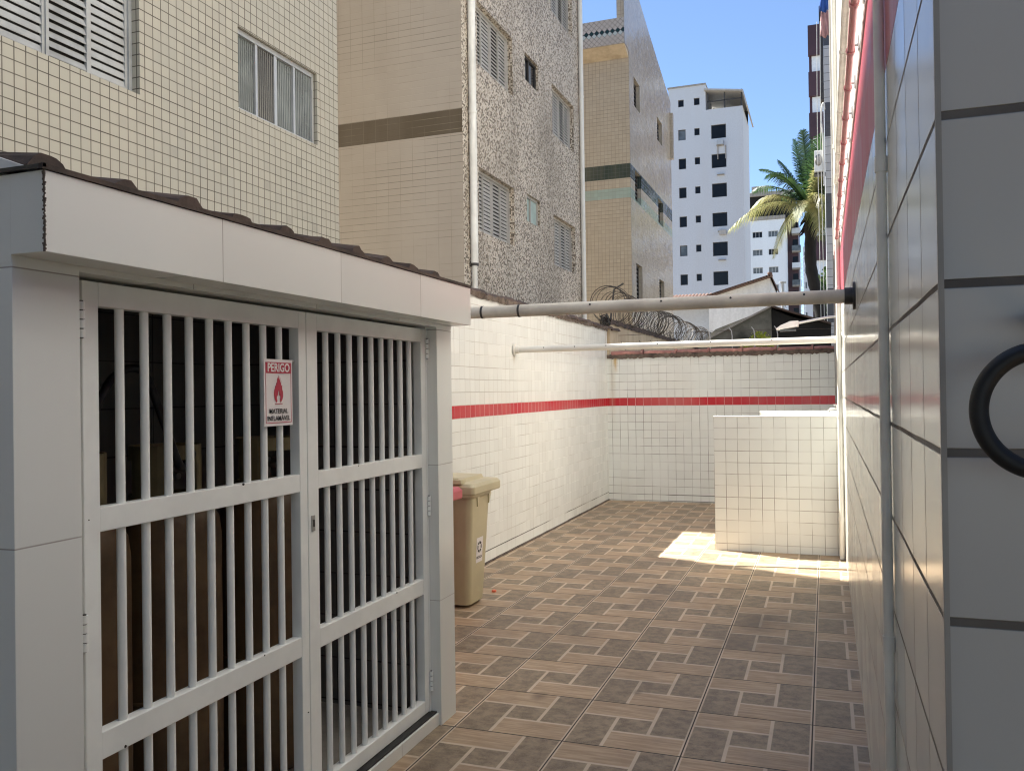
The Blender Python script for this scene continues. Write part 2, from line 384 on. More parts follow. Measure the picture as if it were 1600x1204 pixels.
M['alu_dull'] = stained('weathered_aluminium', (.42, .40, .365), (.26, .24, .21), .5, .5, 3, True, 0)
M['black'] = plain('black_rubber', (.012, .012, .013), .5, .2, 20)
M['dark'] = plain('dark_void', (.018, .017, .016), .8, .2)
M['clay'] = stained('weathered_clay', (.085, .055, .042), (.025, .018, .015), .85, .8, 6, False, .5)
M['clay_pink'] = stained('pinkish_clay', (.36, .16, .125), (.10, .05, .04), .8, .75, 5, False, .5)
M['clay_house'] = stained('house_roof_clay', (.20, .115, .08), (.10, .06, .045), .85, .7, 2, False, .4)
M['mortar'] = stained('dirty_mortar', (.15, .115, .09), (.04, .03, .025), .9, .8, 9, False, .5)
M['concrete'] = stained('concrete', (.32, .30, .27), (.17, .155, .135), .85, .6, 1.5)
M['beige_wall'] = stained('beige_render', (.52, .42, .29), (.30, .22, .14), .8, .5, 1.5)
M['moss_wall'] = stained('mossy_render', (.17, .165, .14), (.02, .024, .017), .9, 1., .9, False, .3)
M['black_wall'] = stained('near_black_wall', (.008, .0078, .0075), (.004, .004, .004), .9, .8, 1.5, False, .2)  # near-black colour for the old shed's dark interior, also terrace and penthouse
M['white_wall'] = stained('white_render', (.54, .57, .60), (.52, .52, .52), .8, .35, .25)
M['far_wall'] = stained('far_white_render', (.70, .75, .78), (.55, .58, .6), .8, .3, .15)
M['glass_dark'] = plain('dark_window_glass', (.008, .01, .014), .15, .2, 1.2, 0, 0, .18)
M['glass_grey'] = plain('grey_window_glass', (.10, .115, .12), .15, .3, 1.2)
M['fluted_a'] = fluted_glass('fluted_glass_grey', (.15, .165, .155))
M['fluted_b'] = fluted_glass('fluted_glass_brown', (.085, .078, .062))
M['glass_green'] = plain('green_frosted_glass', (.36, .46, .42), .35, .15, 3)
M['brown_tower'] = plain('dark_brown_cladding', (.055, .022, .028), .5, .15, .5)
M['bin_beige'] = plain('beige_plastic', (.54, .475, .30), .42, .05, 5, 0, .08)
M['bin_red'] = plain('red_plastic', (.55, .10, .12), .4, .08, 5)
M['cyl'] = stained('brown_cylinder_paint', (.15, .09, .042), (.06, .03, .014), .5, .7, 5, False, .1)
M['collar'] = stained('yellow_collar_paint', (.22, .18, .09), (.10, .075, .04), .5, .6, 6, False, .1)
M['sign_white'] = plain('sign_white', (.78, .74, .73), .35, .02)
M['sign_red'] = plain('sign_red', (.46, .025, .06), .35, .05)
M['ink'] = plain('black_ink', (.02, .018, .02), .5, .1)
M['frond'] = leaf_mat('palm_leaf_green', (.018, .05, .018), (.07, .13, .04))
M['frond_old'] = leaf_mat('palm_leaf_yellow', (.20, .22, .07), (.38, .34, .15), .5)
M['trunk'] = stained('palm_bark', (.014, .012, .01), (.006, .005, .005), .9, .7, 4, False, .6)
M['leafy'] = leaf_mat('bright_leaves', (.27, .34, .03), (.48, .48, .06), .5)
M['hedge'] = leaf_mat('dark_leaves', (.03, .06, .02), (.07, .11, .035), .35)
M['ground'] = stained('packed_earth', (.24, .21, .17), (.14, .12, .1), .95, .7, .2, False, .3)
M['cloth_blue'] = plain('blue_cloth', (.04, .12, .42), .8, .1)
M['cloth_pink'] = plain('pink_cloth', (.55, .30, .28), .8, .1)
M['orange'] = plain('orange_plastic', (.75, .16, .08), .5, .1)
M['wire'] = plain('rusty_wire', (.075, .06, .045), .55, .4, 3, .15)
M['grey_tile'] = tile('grey_column_tile', (.47, .465, .455), (.08, .075, .07), .5, .215, -3, .1, gw=.006, gwv=.012, rough=.3, var=.04, fade=(.8, 1.),
                      bands=((3.2, 4.1, (.07, .07, .075)), (5.7, 6.6, (.07, .07, .075)), (8.1, 9., (.07, .07, .075)), (10.5, 11.4, (.07, .07, .075))))
M['skyblue_metal'] = plain('lattice_metal', (.55, .6, .65), .5)
M['green_rail'] = plain('green_rail_paint', (.07, .14, .11), .5)

# ------------------------------------------------------------------ setting: ground and floor
b = MB(); b.box(-700, 700, -300, 1500, -.6, -.02, M['ground']); tag(b.build('ground'), kind='structure')
b = MB(); b.box(-2.81, 8, -9, 11.46, -.3, 0, M['floor']); tag(b.build('courtyard_floor'), kind='structure')

# ------------------------------------------------------------------ walls round the yard
XL, XR = -2.81, .143
t = thing('boundary_wall', 'long white tiled wall with red stripe along left side of yard', 'wall', (-2.9, 5, 0))
b = MB(); b.box(-2.99, XL, -9, 11.46, 0, 2.345, M['wall_side']); b.build('wall', t)
b = MB(); b.box(XL, XL+.012, 3.9, 11.448, 0, .012, M['mortar']); b.build('floor_joint', t)
b = MB()
y = 3.4; k = 0
while y < 11.75:                                    # broken clay cap along its top
    L = random.uniform(.3, .42); n = 9
    zc = 2.34 + random.uniform(-.006, .01); rr = random.uniform(.075, .095); xo = -2.9 + random.uniform(-.012, .012)
    ring = []
    for q, yy in enumerate((y, y+L*.5, y+L+.03)):
        r_ = rr*(1.08 if q == 2 else 1.0) + random.uniform(-.006, .006)
        ring.append([(xo + 1.25*r_*math.cos(math.pi*j/n), yy + random.uniform(-.012, .012), zc + .012*q/2 + .62*r_*math.sin(math.pi*j/n) + random.uniform(-.006, .006)) for j in range(n+1)])
    vs = sum(ring, []); fs = [(i*(n+1)+j, i*(n+1)+j+1, (i+1)*(n+1)+j+1, (i+1)*(n+1)+j) for i in range(2) for j in range(n)]
    b.raw(vs, fs, M['clay']); b.face(ring[0], M['clay']); b.face(ring[2], M['clay'])
    y += L
b.build('cap_tiles', t)
b = MB(); vs = []; N = 180                            # crumbling mortar under the cap
for i in range(N+1):
    yy = 3.4 + i*8.1/N
    vs += [(XL+.012+random.uniform(-.006, .012), yy, 2.325-random.uniform(0, .02)), (XL+.018+random.uniform(-.004, .014), yy, 2.352+random.uniform(0, .02)), (XL-.02, yy, 2.372)]
b.raw(vs, [(i*3+j, i*3+j+1, (i+1)*3+j+1, (i+1)*3+j) for i in range(N) for j in range(2)], M['mortar']); b.build('mortar_bed', t)

t = thing('back_wall', 'white tiled end wall with dark grout, red stripe and clay ridge tiles', 'wall', (-1.3, 11.55, 0))
b = MB(); b.box(XL-.15, XR, 11.46, 11.62, 0, 1.955, M['wall_back']); b.build('wall', t)
b = MB(); vs = []; N = 110
for i in range(N+1):
    xx = XL + i*(XR-XL)/N
    vs += [(xx, 11.452-random.uniform(0, .012), 1.94-random.uniform(0, .025)), (xx, 11.445-random.uniform(0, .012), 1.972+random.uniform(0, .02)), (xx, 11.56, 1.985)]
b.raw(vs, [(i*3+j, i*3+j+1, (i+1)*3+j+1, (i+1)*3+j) for i in range(N) for j in range(2)], M['mortar']); b.build('mortar_bed', t)
x = XL+.05
while x < XR-.1:
    L = min(random.uniform(.40, .46), XR-.02-x); n = 8; b = MB(); ring = []
    z0 = 1.975+random.uniform(-.006, .006)
    for q, (xx, rr) in enumerate(((x, .062), (x+L*.3, .056), (x+L*.93, .05), (x+L*.935, .066), (x+L, .066))):
        ring.append([(xx, 11.535 - 1.25*rr*math.cos(math.pi*j/n), z0 + rr*1.0*math.sin(math.pi*j/n) - .012*(q == 0) + random.uniform(-.003, .003)) for j in range(n+1)])
    vs = sum(ring, []); b.raw(vs, [(i*(n+1)+j, i*(n+1)+j+1, (i+1)*(n+1)+j+1, (i+1)*(n+1)+j) for i in range(4) for j in range(n)], M['clay_pink'])
    b.face(ring[0], M['clay_pink']); b.face(ring[-1], M['clay_pink']); b.build('ridge_tile', t); x += L+.012

t = thing('low_wall', 'chest high white tiled partition standing across right half of yard', 'wall', (-.4, 8.2, 0))
b = MB(); b.box(-.988, XR-.002, 8.14, 8.26, 0, 1.236, M['wall_low']); b.build('wall', t)
b = MB(); b.box(-.992, XR-.002, 8.134, 8.264, 1.236, 1.244, M['plaster']); b.build('cap', t, .002)
t = thing('wash_tank', 'white tiled wash tank tucked behind the low partition, only its rim showing', 'tank', (-.3, 9, 0))
b = MB(); b.box(-.62, XR-.004, 8.95, 9.05, 0, 1.255, M['wall_low']); b.build('tank_wall', t)
b = MB(); b.box(-.63, XR-.004, 8.94, 9.06, 1.255, 1.266, M['plaster']); b.build('rim', t, .002)
b = MB(); b.box(-.62, XR-.004, 8.262, 8.95, 0, .75, M['plaster']); b.build('basin_floor', t)

t = thing('faucet', 'small chrome tap over the low white partition beside right wall', 'tap', (.10, 8.5, 1.28))
b = MB(); b.tube([(.125, 8.5, 1.30), (.06, 8.49, 1.30), (.035, 8.485, 1.292), (.025, 8.483, 1.268)], .011, M['steel'], 10); b.build('spout', t)
b = MB(); b.tube([(.09, 8.49, 1.30), (.09, 8.488, 1.33)], .007, M['steel'], 8); b.tube([(.065, 8.488, 1.333), (.115, 8.488, 1.333)], .007, M['steel'], 8); b.build('handle', t)
b = MB(); b.tube([(.125, 8.5, 1.30), (.1425, 8.5, 1.30)], .02, M['steel'], 12); b.build('escutcheon', t)

# ------------------------------------------------------------------ building on the right
t = thing('apartment_house', 'long right hand building with glazed grey tile base and pink band', 'building', (2, 5, 0))
b = MB(); b.box(XR, .5, 1.265, 11.7, 0, 2.24, M['right_tile'], 's'); b.build('tiled_base', t)
b = MB(); b.box(XR, .62, 1.245, 1.265, 0, 2.24, M['pillar_tile']); b.build('corner_pillar', t)
b = MB(); b.box(XR-.003, XR+.004, 1.239, 1.2455, 0, 2.24, M['alu_dull']); b.build('corner_trim', t)
b = MB(); b.box(XR, .5, 1.245, 11.7, 2.244, 2.72, M['red_band']); b.build('pink_band', t)
b = MB(); b.box(XR-.006, .5, 1.245, 11.7, 2.722, 2.752, M['plaster']); b.build('ledge', t)
holes = [(1.6, 2.5, 4.3, 5.4), (4.6, 5.8, 4.3, 5.4), (1.6, 2.5, 7.1, 8.2), (4.6, 5.8, 7.1, 8.2), (8.3, 8.9, 4.6, 5.2), (8.3, 8.9, 7.4, 8)]
b = MB(); b.holed('x', XR, 1.245, 11.7, 2.754, 13.2, holes, .12, -1, M['plaster']); b.box(XR, 8, 1.245, 11.7, 2.754, 13.2, M['plaster'], 'w'); b.build('upper_wall', t)
for h in holes:
    f = MB(); a, c, d, e = h; x_ = XR+.09
    for q in ((a, a+.045, d, e), (c-.045, c, d, e), (a+.045, c-.045, d, d+.045), (a+.045, c-.045, e-.045, e), ((a+c)/2-.02, (a+c)/2+.02, d+.045, e-.045)): f.box(x_, x_+.03, *q, M['alu'])
    w = f.build('window', t); g_ = MB(); g_.box(x_+.012, x_+.02, a+.04, c-.04, d+.04, e-.04, M['glass_dark']); g_.build('pane', w)
b = MB(); b.box(7.9, 8, -9, 11.7, 0, 2.75, M['plaster']); b.build('garage_rear_wall', t)
b = MB(); b.box(.5, 7.9, 5.8, 6.0, 0, 2.75, M['plaster']); b.build('garage_side_wall', t)
for py in (-3.2, -7.5):
    b = MB(); b.box(XR, .55, py, py+.4, 0, 2.752, M['pillar_tile']); b.build('rear_pillar', t)
b = MB(); b.box(-5.59, 8, -9, -.15, 2.9, 3.1, M['concrete']); b.build('added_shade_slab', t)  # unseen slab behind the camera, added to darken the near pillar and shed end

# pipes on that wall
def vpipe(name, label, cat, x, y, z0, z1, r, mat, collars, group=None):
    t = thing(name, label, cat, (x, y, 0), group); b = MB(); b.tube([(x, y, z0), (x, y, z1)], r, mat, 16); b.build('tube', t)
    for z in collars:
        c = MB(); c.tube([(x, y, z-.018), (x, y, z+.018)], r*1.17, mat, 16); c.build('coupling', t)
    return t
vpipe('water_pipe', 'nearest beige plastic pipe running straight up the grey tiled wall', 'pipe', XR-.0135, 2.18, .01, 5.5, .0118, M['beige_pvc'], (.9, 2.02, 3.4))
vpipe('water_pipe', 'thick white plastic pipe rising in the sunlit corner before the low partition', 'pipe', XR-.028, 7.98, .005, 7.5, .022, M['white_pvc'], (.35, 1.25, 2.35, 3.6), 'white pipes by the low partition')
vpipe('water_pipe', 'thin white plastic pipe ending at the tap behind the low partition', 'pipe', XR-.02, 8.62, 1.3, 6.5, .014, M['white_pvc'], (2.2, 3.3), 'white pipes by the low partition')
vpipe('conduit', 'slim grey conduit in the far corner of right wall and end wall', 'conduit', XR-.02, 11.3, 1.3, 9, .016, M['alu_dull'], (2.6, 4.4))
t = thing('gas_pipe', 'pink painted pipe running level above the pink band of right wall', 'pipe', (XR-.03, 6, 2.8))
b = MB(); b.tube([(XR-.032, 1.25, 2.80), (XR-.032, 9.2, 2.80)], .0135, M['pink_pipe'], 12); b.build('tube', t)
for q in range(18):
    y = 1.36 + q*.44; b = MB(); b.tube([(XR-.032, y-.012, 2.80), (XR-.032, y+.012, 2.80)], .0175, M['pink_pipe'], 12)
    b.box(XR-.034, XR, y-.008, y+.008, 2.817, 2.823, M['steel']); b.box(XR-.006, XR, y-.02, y+.02, 2.80, 2.85, M['steel']); b.build('clamp', t)
t = thing('drain_pipe', 'cream pipe running level high on the sunlit right wall', 'pipe', (XR-.03, 6, 3.3))
b = MB(); b.tube([(XR-.028, 1.25, 3.28), (XR-.028, 9.6, 3.28), (XR-.028, 9.66, 3.26), (XR-.028, 9.7, 3.2), (XR-.028, 9.7, 2.9)], .02, M['beige_pvc'], 12); b.build('tube', t)
for q in range(8):
    y = 1.7 + q*1.05; b = MB(); b.tube([(XR-.028, y-.015, 3.28), (XR-.028, y+.015, 3.28)], .024, M['beige_pvc'], 12); b.build('clamp', t)

# ------------------------------------------------------------------ pipes across the yard
def cross_pipe(name, label, p0, p1, r, mat, screws, rings, fl, flm):
    t = thing(name, label, 'pipe', ((p0[0]+p1[0])/2, (p0[1]+p1[1])/2, p0[2])); A, B = Vector(p0), Vector(p1); d = (B-A).normalized()
    b = MB(); b.tube([A, B], r, mat, 24); b.build('tube', t)
    for s_ in rings:
        c = A.lerp(B, s_); q = MB(); q.tube([c-d*.006, c+d*.006], r*1.06, M['dark_steel'], 20); q.build('clamp_ring', t)
    side = Vector((d.y, -d.x, 0)).normalized()
    for s_ in screws:
        c = A.lerp(B, s_) + side*r*.9 + Vector((0, 0, r*.42)); q = MB(); q.tube([c-side*.004, c+side*.0035], .0055, M['dark_steel'], 8); q.build('screw', t)
    for e, sgn in ((A, 1), (B, -1)):
        q = MB(); q.tube([e, e+d*sgn*.012], fl, flm, 20); q.tube([e+d*sgn*.012, e+d*sgn*.05], r*1.22, flm, 20); q.build('flange', t)
    return t
cross_pipe('overhead_pipe', 'thick grey pipe spanning the yard overhead, nearer of the two crossing pipes', (XL, 4.5, 1.955), (XR, 4.5, 1.945), .034, M['grey_pipe'], (.55, .68, .80, .92), (.335, .41), .068, M['dark_steel'])
cross_pipe('overhead_pipe', 'slimmer whitish pipe spanning the yard, farther of the two crossing pipes', (XL, 7.73, 1.9), (XR, 8.05, 1.918), .03, M['white_pvc'], (.1, .2, .3, .46, .62, .8), (), .062, M['white_pvc'])

# ------------------------------------------------------------------ gas store with barred gate
t = thing('gas_store', 'white tiled gas cylinder store with clay roof and barred double gate', 'shed', (-2.2, 2.5, 0))
gw = M['gate_wall']
b = MB(); b.box(-1.80, -1.65, 1.364, 1.543, 0, 1.81, gw); b.build('pillar', t, .0015)
b = MB(); b.box(-1.80, -1.65, 3.515, 3.675, 0, 1.81, gw); b.build('pillar', t, .0015)
b = MB(); b.prism([(XL+.002, 1.364, 0), (-1.8, 1.364, 0), (-1.8, 1.364, 1.99), (XL+.002, 1.364, 2.30)], (0, .1, 0), gw); b.build('side_wall', t)
b = MB(); b.prism([(XL+.002, 3.555, 0), (-1.8, 3.555, 0), (-1.8, 3.555, 1.99), (XL+.002, 3.555, 2.30)], (0, .12, 0), gw); b.build('side_wall', t)
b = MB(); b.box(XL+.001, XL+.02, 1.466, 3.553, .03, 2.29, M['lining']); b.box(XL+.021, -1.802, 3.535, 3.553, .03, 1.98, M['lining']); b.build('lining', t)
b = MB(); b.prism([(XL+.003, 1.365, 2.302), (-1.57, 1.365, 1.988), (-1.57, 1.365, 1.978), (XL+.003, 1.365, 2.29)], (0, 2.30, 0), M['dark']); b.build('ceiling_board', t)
b = MB(); b.box(-1.65, -1.55, 1.361, 3.68, 1.811, 1.985, gw); b.build('fascia', t, .0015)
b = MB(); b.box(-1.80, -1.6505, 1.363, 3.676, 1.797, 1.985, gw); b.build('lintel', t)
b = MB(); b.box(-1.556, -1.545, 1.352, 3.68, 1.986, 1.997, M['clay']); b.box(XL, -1.545, 1.353, 1.362, 1.989, 1.997, M['dark_steel']); b.build('drip_edge', t)
b = MB()
for i in range(46):                                 # cracked bead up the near corner
    z = 1.813+i*.0038; b.obox((-1.5505+random.uniform(-.002, .002), 1.3605, z), (random.uniform(.001, .0045), 0, 0), (0, .0012, 0), (0, 0, .002), M['mortar'])
b.build('corner_chip', t)
b = MB(); b.box(-1.80, -1.662, 1.5432, 3.5148, 0, .055, gw); b.build('sill', t, .002)
b = MB(); b.box(-1.745, -1.672, 1.544, 3.514, .0555, .062, M['dark']); b.build('floor_track', t)
b = MB(); sl_ = .165                                   # clay roof, half-round tiles running down to the yard
rz = lambda x: 1.978 + (-1.56-x)*sl_
b.raw([(-1.56, 1.37, 1.9895), (-1.56, 3.67, 1.9895), (XL, 3.67, rz(XL)), (XL, 1.37, rz(XL))], [(0, 1, 2, 3)], M['clay'])
yy = 1.432; n = 8
while yy < 3.64:
    r_ = .056+random.uniform(-.005, .005); ring = []
    for q in range(7):
        xx = -1.615 - q*.2; xx = max(xx, XL)
        ring.append([(xx, yy + r_*1.02*math.cos(math.pi*j/n)+random.uniform(-.006, .006), rz(xx) + .95*r_*math.sin(math.pi*j/n)**.9 + random.uniform(-.006, .006)) for j in range(n+1)])
    b.raw(sum(ring, []), [(i*(n+1)+j, i*(n+1)+j+1, (i+1)*(n+1)+j+1, (i+1)*(n+1)+j) for i in range(6) for j in range(n)], M['clay']); b.face(ring[0], M['clay'])
    yy += .224
b.build('roof', t)
b = MB(); b.prism([(-1.60, 1.3625, 1.9975), (XL, 1.3625, 1.9975), (XL, 1.3625, 2.42), (-1.61, 1.3625, 2.0)], (0, .05, 0), M['plaster']); b.build('verge', t)
b = MB(); b.box(XL+.002, -1.8, 1.46, 3.555, .001, .03, M['concrete']); b.build('store_floor', t)

XG = -1.70
def gate_leaf(y0, y1, bars_y, st0, st1, hinge_y, name='gate_leaf'):
    P = M['white_metal']; b = MB()
    b.box(XG-.04, XG, y0, y0+st0, .066, 1.787, P); b.box(XG-.04, XG, y1-st1, y1, .066, 1.787, P)
    b.box(XG-.04, XG, y0+st0, y1-st1, 1.727, 1.787, P); b.box(XG-.04, XG, y0+st0, y1-st1, .066, .124, P)
    f = b.build(name, t, .0022)
    for z0, z1 in ((.600, .668), (1.165, 1.226)):
        q = MB(); q.box(XG-.036, XG-.001, y0+st0-.0005, y1-st1+.0005, z0, z1, P); q.build('rail', f, .0022)
    for y in bars_y:
        q = MB(); q.tube([(XG-.02, y, .12), (XG-.02, y, 1.73)], .0116, P, 16); q.build('bar', f)
    for z in (.93, 1.69) if hinge_y < 2.5 else (.20, .99, 1.70):
        q = MB()
        for k in range(4): q.tube([(XG+.006, hinge_y, z-.044+k*.0225), (XG+.006, hinge_y, z-.0245+k*.0225)], .0088, P, 12)
        q.tube([(XG+.006, hinge_y, z-.046), (XG+.006, hinge_y, z+.046)], .005, M['dark_steel'], 8); q.build('hinge', f)
    return f
R_ = random.Random(4)
lf = gate_leaf(1.596, 2.552, [1.646+(2.508-1.646)*k/10 for k in range(1, 10)], .05, .044, 1.588)
rl_ = gate_leaf(2.556, 3.498, [2.622+(3.455-2.622)*k/10 for k in range(1, 10)], .066, .043, 3.506)
q = MB(); q.box(XG, XG+.004, 2.572, 2.592, 1.02, 1.075, M['steel']); q.build('lock_plate', rl_, .001)
q = MB(); q.box(XG+.004, XG+.0052, 2.579, 2.586, 1.035, 1.06, M['dark']); q.build('keyhole', rl_)
q = MB()
for (y, z, a) in ((2.205, 1.224, .007), (2.30, .667, .004), (1.72, .605, .005), (2.9, 1.222, .004), (3.2, .665, .005), (2.54, .4, .004), (1.62, .35, .005), (1.61, 1.2, .003)):
    n = 7; q.prism([(XG-.0009 if .06 < y-1.596 < .9 or y > 2.6 else XG-.0001, y+a*math.cos(6.28*i/n)*R_.uniform(.5, 1.1), z+a*math.sin(6.28*i/n)*R_.uniform(.4, .9)) for i in range(n)], (.0009, 0, 0), M['dark'])
q.build('paint_chips', lf)
q = MB(); q.tube([(XG-.02, 2.503, 1.615), (XG-.02, 2.485, 1.615)], .006, M['alu'], 10); q.build('bolt', lf)
b = MB(); b.box(-1.745, -1.70, 3.500, 3.5145, .056, 1.81, M['white_metal']); b.build('gate_jamb', t)
b = MB(); b.box(-1.745, -1.705, 1.5435, 1.583, .056, 1.81, M['white_metal']); b.build('gate_jamb', t)

# warning plate wired to the bars
t = thing('warning_sign', 'small white plate reading PERIGO with red flame, fixed to gate bars', 'sign', (XG, 2.387, 1.41))
y0, y1, z0, z1 = 2.309, 2.465, 1.398, 1.617; xs = XG+.0022
def zz(y): return 0
n = 8; b = MB(); vs = []                             # slightly bowed sheet
for k in range(n+1):
    y = y0+(y1-y0)*k/n; bow = .004*math.sin(math.pi*k/n)
    vs += [(xs-.0012-bow*.3, y, z0), (xs-bow*.3, y, z0), (xs-bow*.3, y, z1), (xs-.0012-bow*.3, y, z1)]
fs = [(i*4+j, i*4+(j+1) % 4, (i+1)*4+(j+1) % 4, (i+1)*4+j) for i in range(n) for j in range(4)] + [(0, 1, 2, 3), (n*4, n*4+1, n*4+2, n*4+3)]
b.raw(vs, fs, M['sign_white']); b.build('plate', t)
xf = xs+.0006
b = MB(); b.box(xs-.0002, xf, y0+.009, y1-.007, z1-.046, z1-.010, M['sign_red']); b.build('header_panel', t)
b = MB()
for q in ((y0+.009, y0+.0108, z0+.012, z1-.046), (y1-.0088, y1-.007, z0+.012, z1-.046), (y0+.009, y1-.007, z0+.010, z0+.0118)): b.box(xs-.0002, xf, *q, M['sign_red'])
b.build('border', t)
YC = (y0+y1)/2
text_mesh('PERIGO', .0385, M['sign_white'], t, 'header_lettering', (xf+.0006, YC+.001, z1-.0285), (0, 1, 0), (0, 0, 1), .0009, .0003, .93)
text_mesh('MATERIAL', .0225, M['ink'], t, 'caption_lettering', (xf+.0004, YC, z0+.048), (0, 1, 0), (0, 0, 1), .0002, .0003, 1.0)
text_mesh('INFLAMÁVEL', .0225, M['ink'], t, 'caption_lettering', (xf+.0004, YC, z0+.0245), (0, 1, 0), (0, 0, 1), .0002, .0003, .98)
fl = [(-.012, 0), (-.022, .010), (-.027, .026), (-.025, .040), (-.021, .047), (-.019, .056), (-.0155, .052), (-.012, .066), (-.009, .061), (-.0055, .082), (-.0035, .075), (-.001, .090), (.0015, .074),
      (.004, .089), (.006, .070), (.010, .082), (.0105, .062), (.016, .072), (.0145, .054), (.021, .058), (.021, .044), (.026, .034), (.026, .020), (.021, .008), (.012, 0),
      (.008, .006), (.011, .016), (.009, .024), (.0055, .022), (.004, .034), (.0005, .042), (-.003, .033), (-.0055, .021), (-.009, .024), (-.011, .015), (-.008, .005)]
b = MB(); b.prism([(xf-.0004, YC+a*.93, z0+.077+c) for a, c in fl], (.0006, 0, 0), M['sign_red']); b.box(xf-.0004, xf+.0002, YC-.02, YC+.022, z0+.0715, z0+.0735, M['sign_red']); b.build('flame_symbol', t)

# gas cylinders behind the bars
def cylinder():
    t = thing('gas_cylinder', 'x', 'gas cylinder', (-2.16, 2.0, .03), 'gas cylinders behind the gate'); c = (-2.16, 2.0, .03)
    b = MB(); b.lathe([(.15, 0), (.18, .02), (.185, .05), (.187, .45), (.187, .98), (.18, 1.04), (.15, 1.09), (.10, 1.115), (.05, 1.12)], c, M['cyl'], 36); b.build('body', t)
    b = MB(); b.tube([(-2.16+.19*math.cos(a*math.pi/16), 2.0+.19*math.sin(a*math.pi/16), .48) for a in range(32)], .006, M['cyl'], 8, closed=True); b.build('weld_bead', t)
    b = MB(); R = .115
    for a0, a1, z0, z1 in ((0, 360, 1.08, 1.13), (0, 360, 1.25, 1.30), (10, 70, 1.13, 1.25), (130, 190, 1.13, 1.25), (250, 310, 1.13, 1.25)):
        n = max(3, (a1-a0)//10); vs = []
        for k in range(n+1):
            a = rad(a0+(a1-a0)*k/n)
            vs += [(-2.16+rr*math.cos(a), 2.0+rr*math.sin(a), .03+z) for rr, z in ((R, z0), (R+.006, z0), (R+.006, z1), (R, z1))]
        b.raw(vs, [(i*4+j, i*4+(j+1) % 4, i*4+4+(j+1) % 4, i*4+4+j) for i in range(n) for j in range(4)], M['collar'])
    b.build('guard_collar', t)
    b = MB(); b.tube([(-2.16, 2.0, 1.15), (-2.16, 2.0, 1.25)], .018, M['steel'], 12); b.tube([(-2.16, 2.0, 1.25), (-2.16, 2.0, 1.275)], .035, M['dark_steel'], 12)
    b.tube([(-2.16, 2.0, 1.22), (-2.1, 2.0, 1.22)], .012, M['steel'], 10); b.build('valve', t)
    return t
cyl0 = cylinder()
for i, (x, y, lb) in enumerate(((-2.16, 1.95, 'brown gas cylinder nearest the hinged left pillar, hose over it'), (-2.20, 2.42, 'brown gas cylinder behind middle of left gate leaf'), (-2.14, 2.92, 'brown gas cylinder behind right gate leaf, beside the centre lock'))):
    c = cyl0 if i == 0 else copy_tree(cyl0); c.location = (x, y, .03); c['label'] = lb
t = thing('gas_hose', 'black rubber hose looping between cylinder valves inside the gas store', 'hose', (-2.1, 2.2, 1.3))
pts = []
P = [Vector(p) for p in ((-2.10, 1.95, 1.25), (-2.04, 1.93, 1.40), (-2.03, 2.02, 1.56), (-2.05, 2.16, 1.58), (-2.06, 2.25, 1.44), (-2.04, 2.32, 1.26), (-2.08, 2.42, 1.30), (-2.14, 2.42, 1.25))]
def spline(P, k=8):
    out = []
    for i in range(len(P)-1):
        a, b_, c, d = P[max(i-1, 0)], P[i], P[i+1], P[min(i+2, len(P)-1)]
        for j in range(k):
            s_ = j/k; out.append(.5*((2*b_) + (c-a)*s_ + (2*a-5*b_+4*c-d)*s_*s_ + (3*b_-a-3*c+d)*s_**3))
    return out + [P[-1]]
b = MB(); b.tube(spline(P), .013, M['black'], 10); b.build('hose', t)

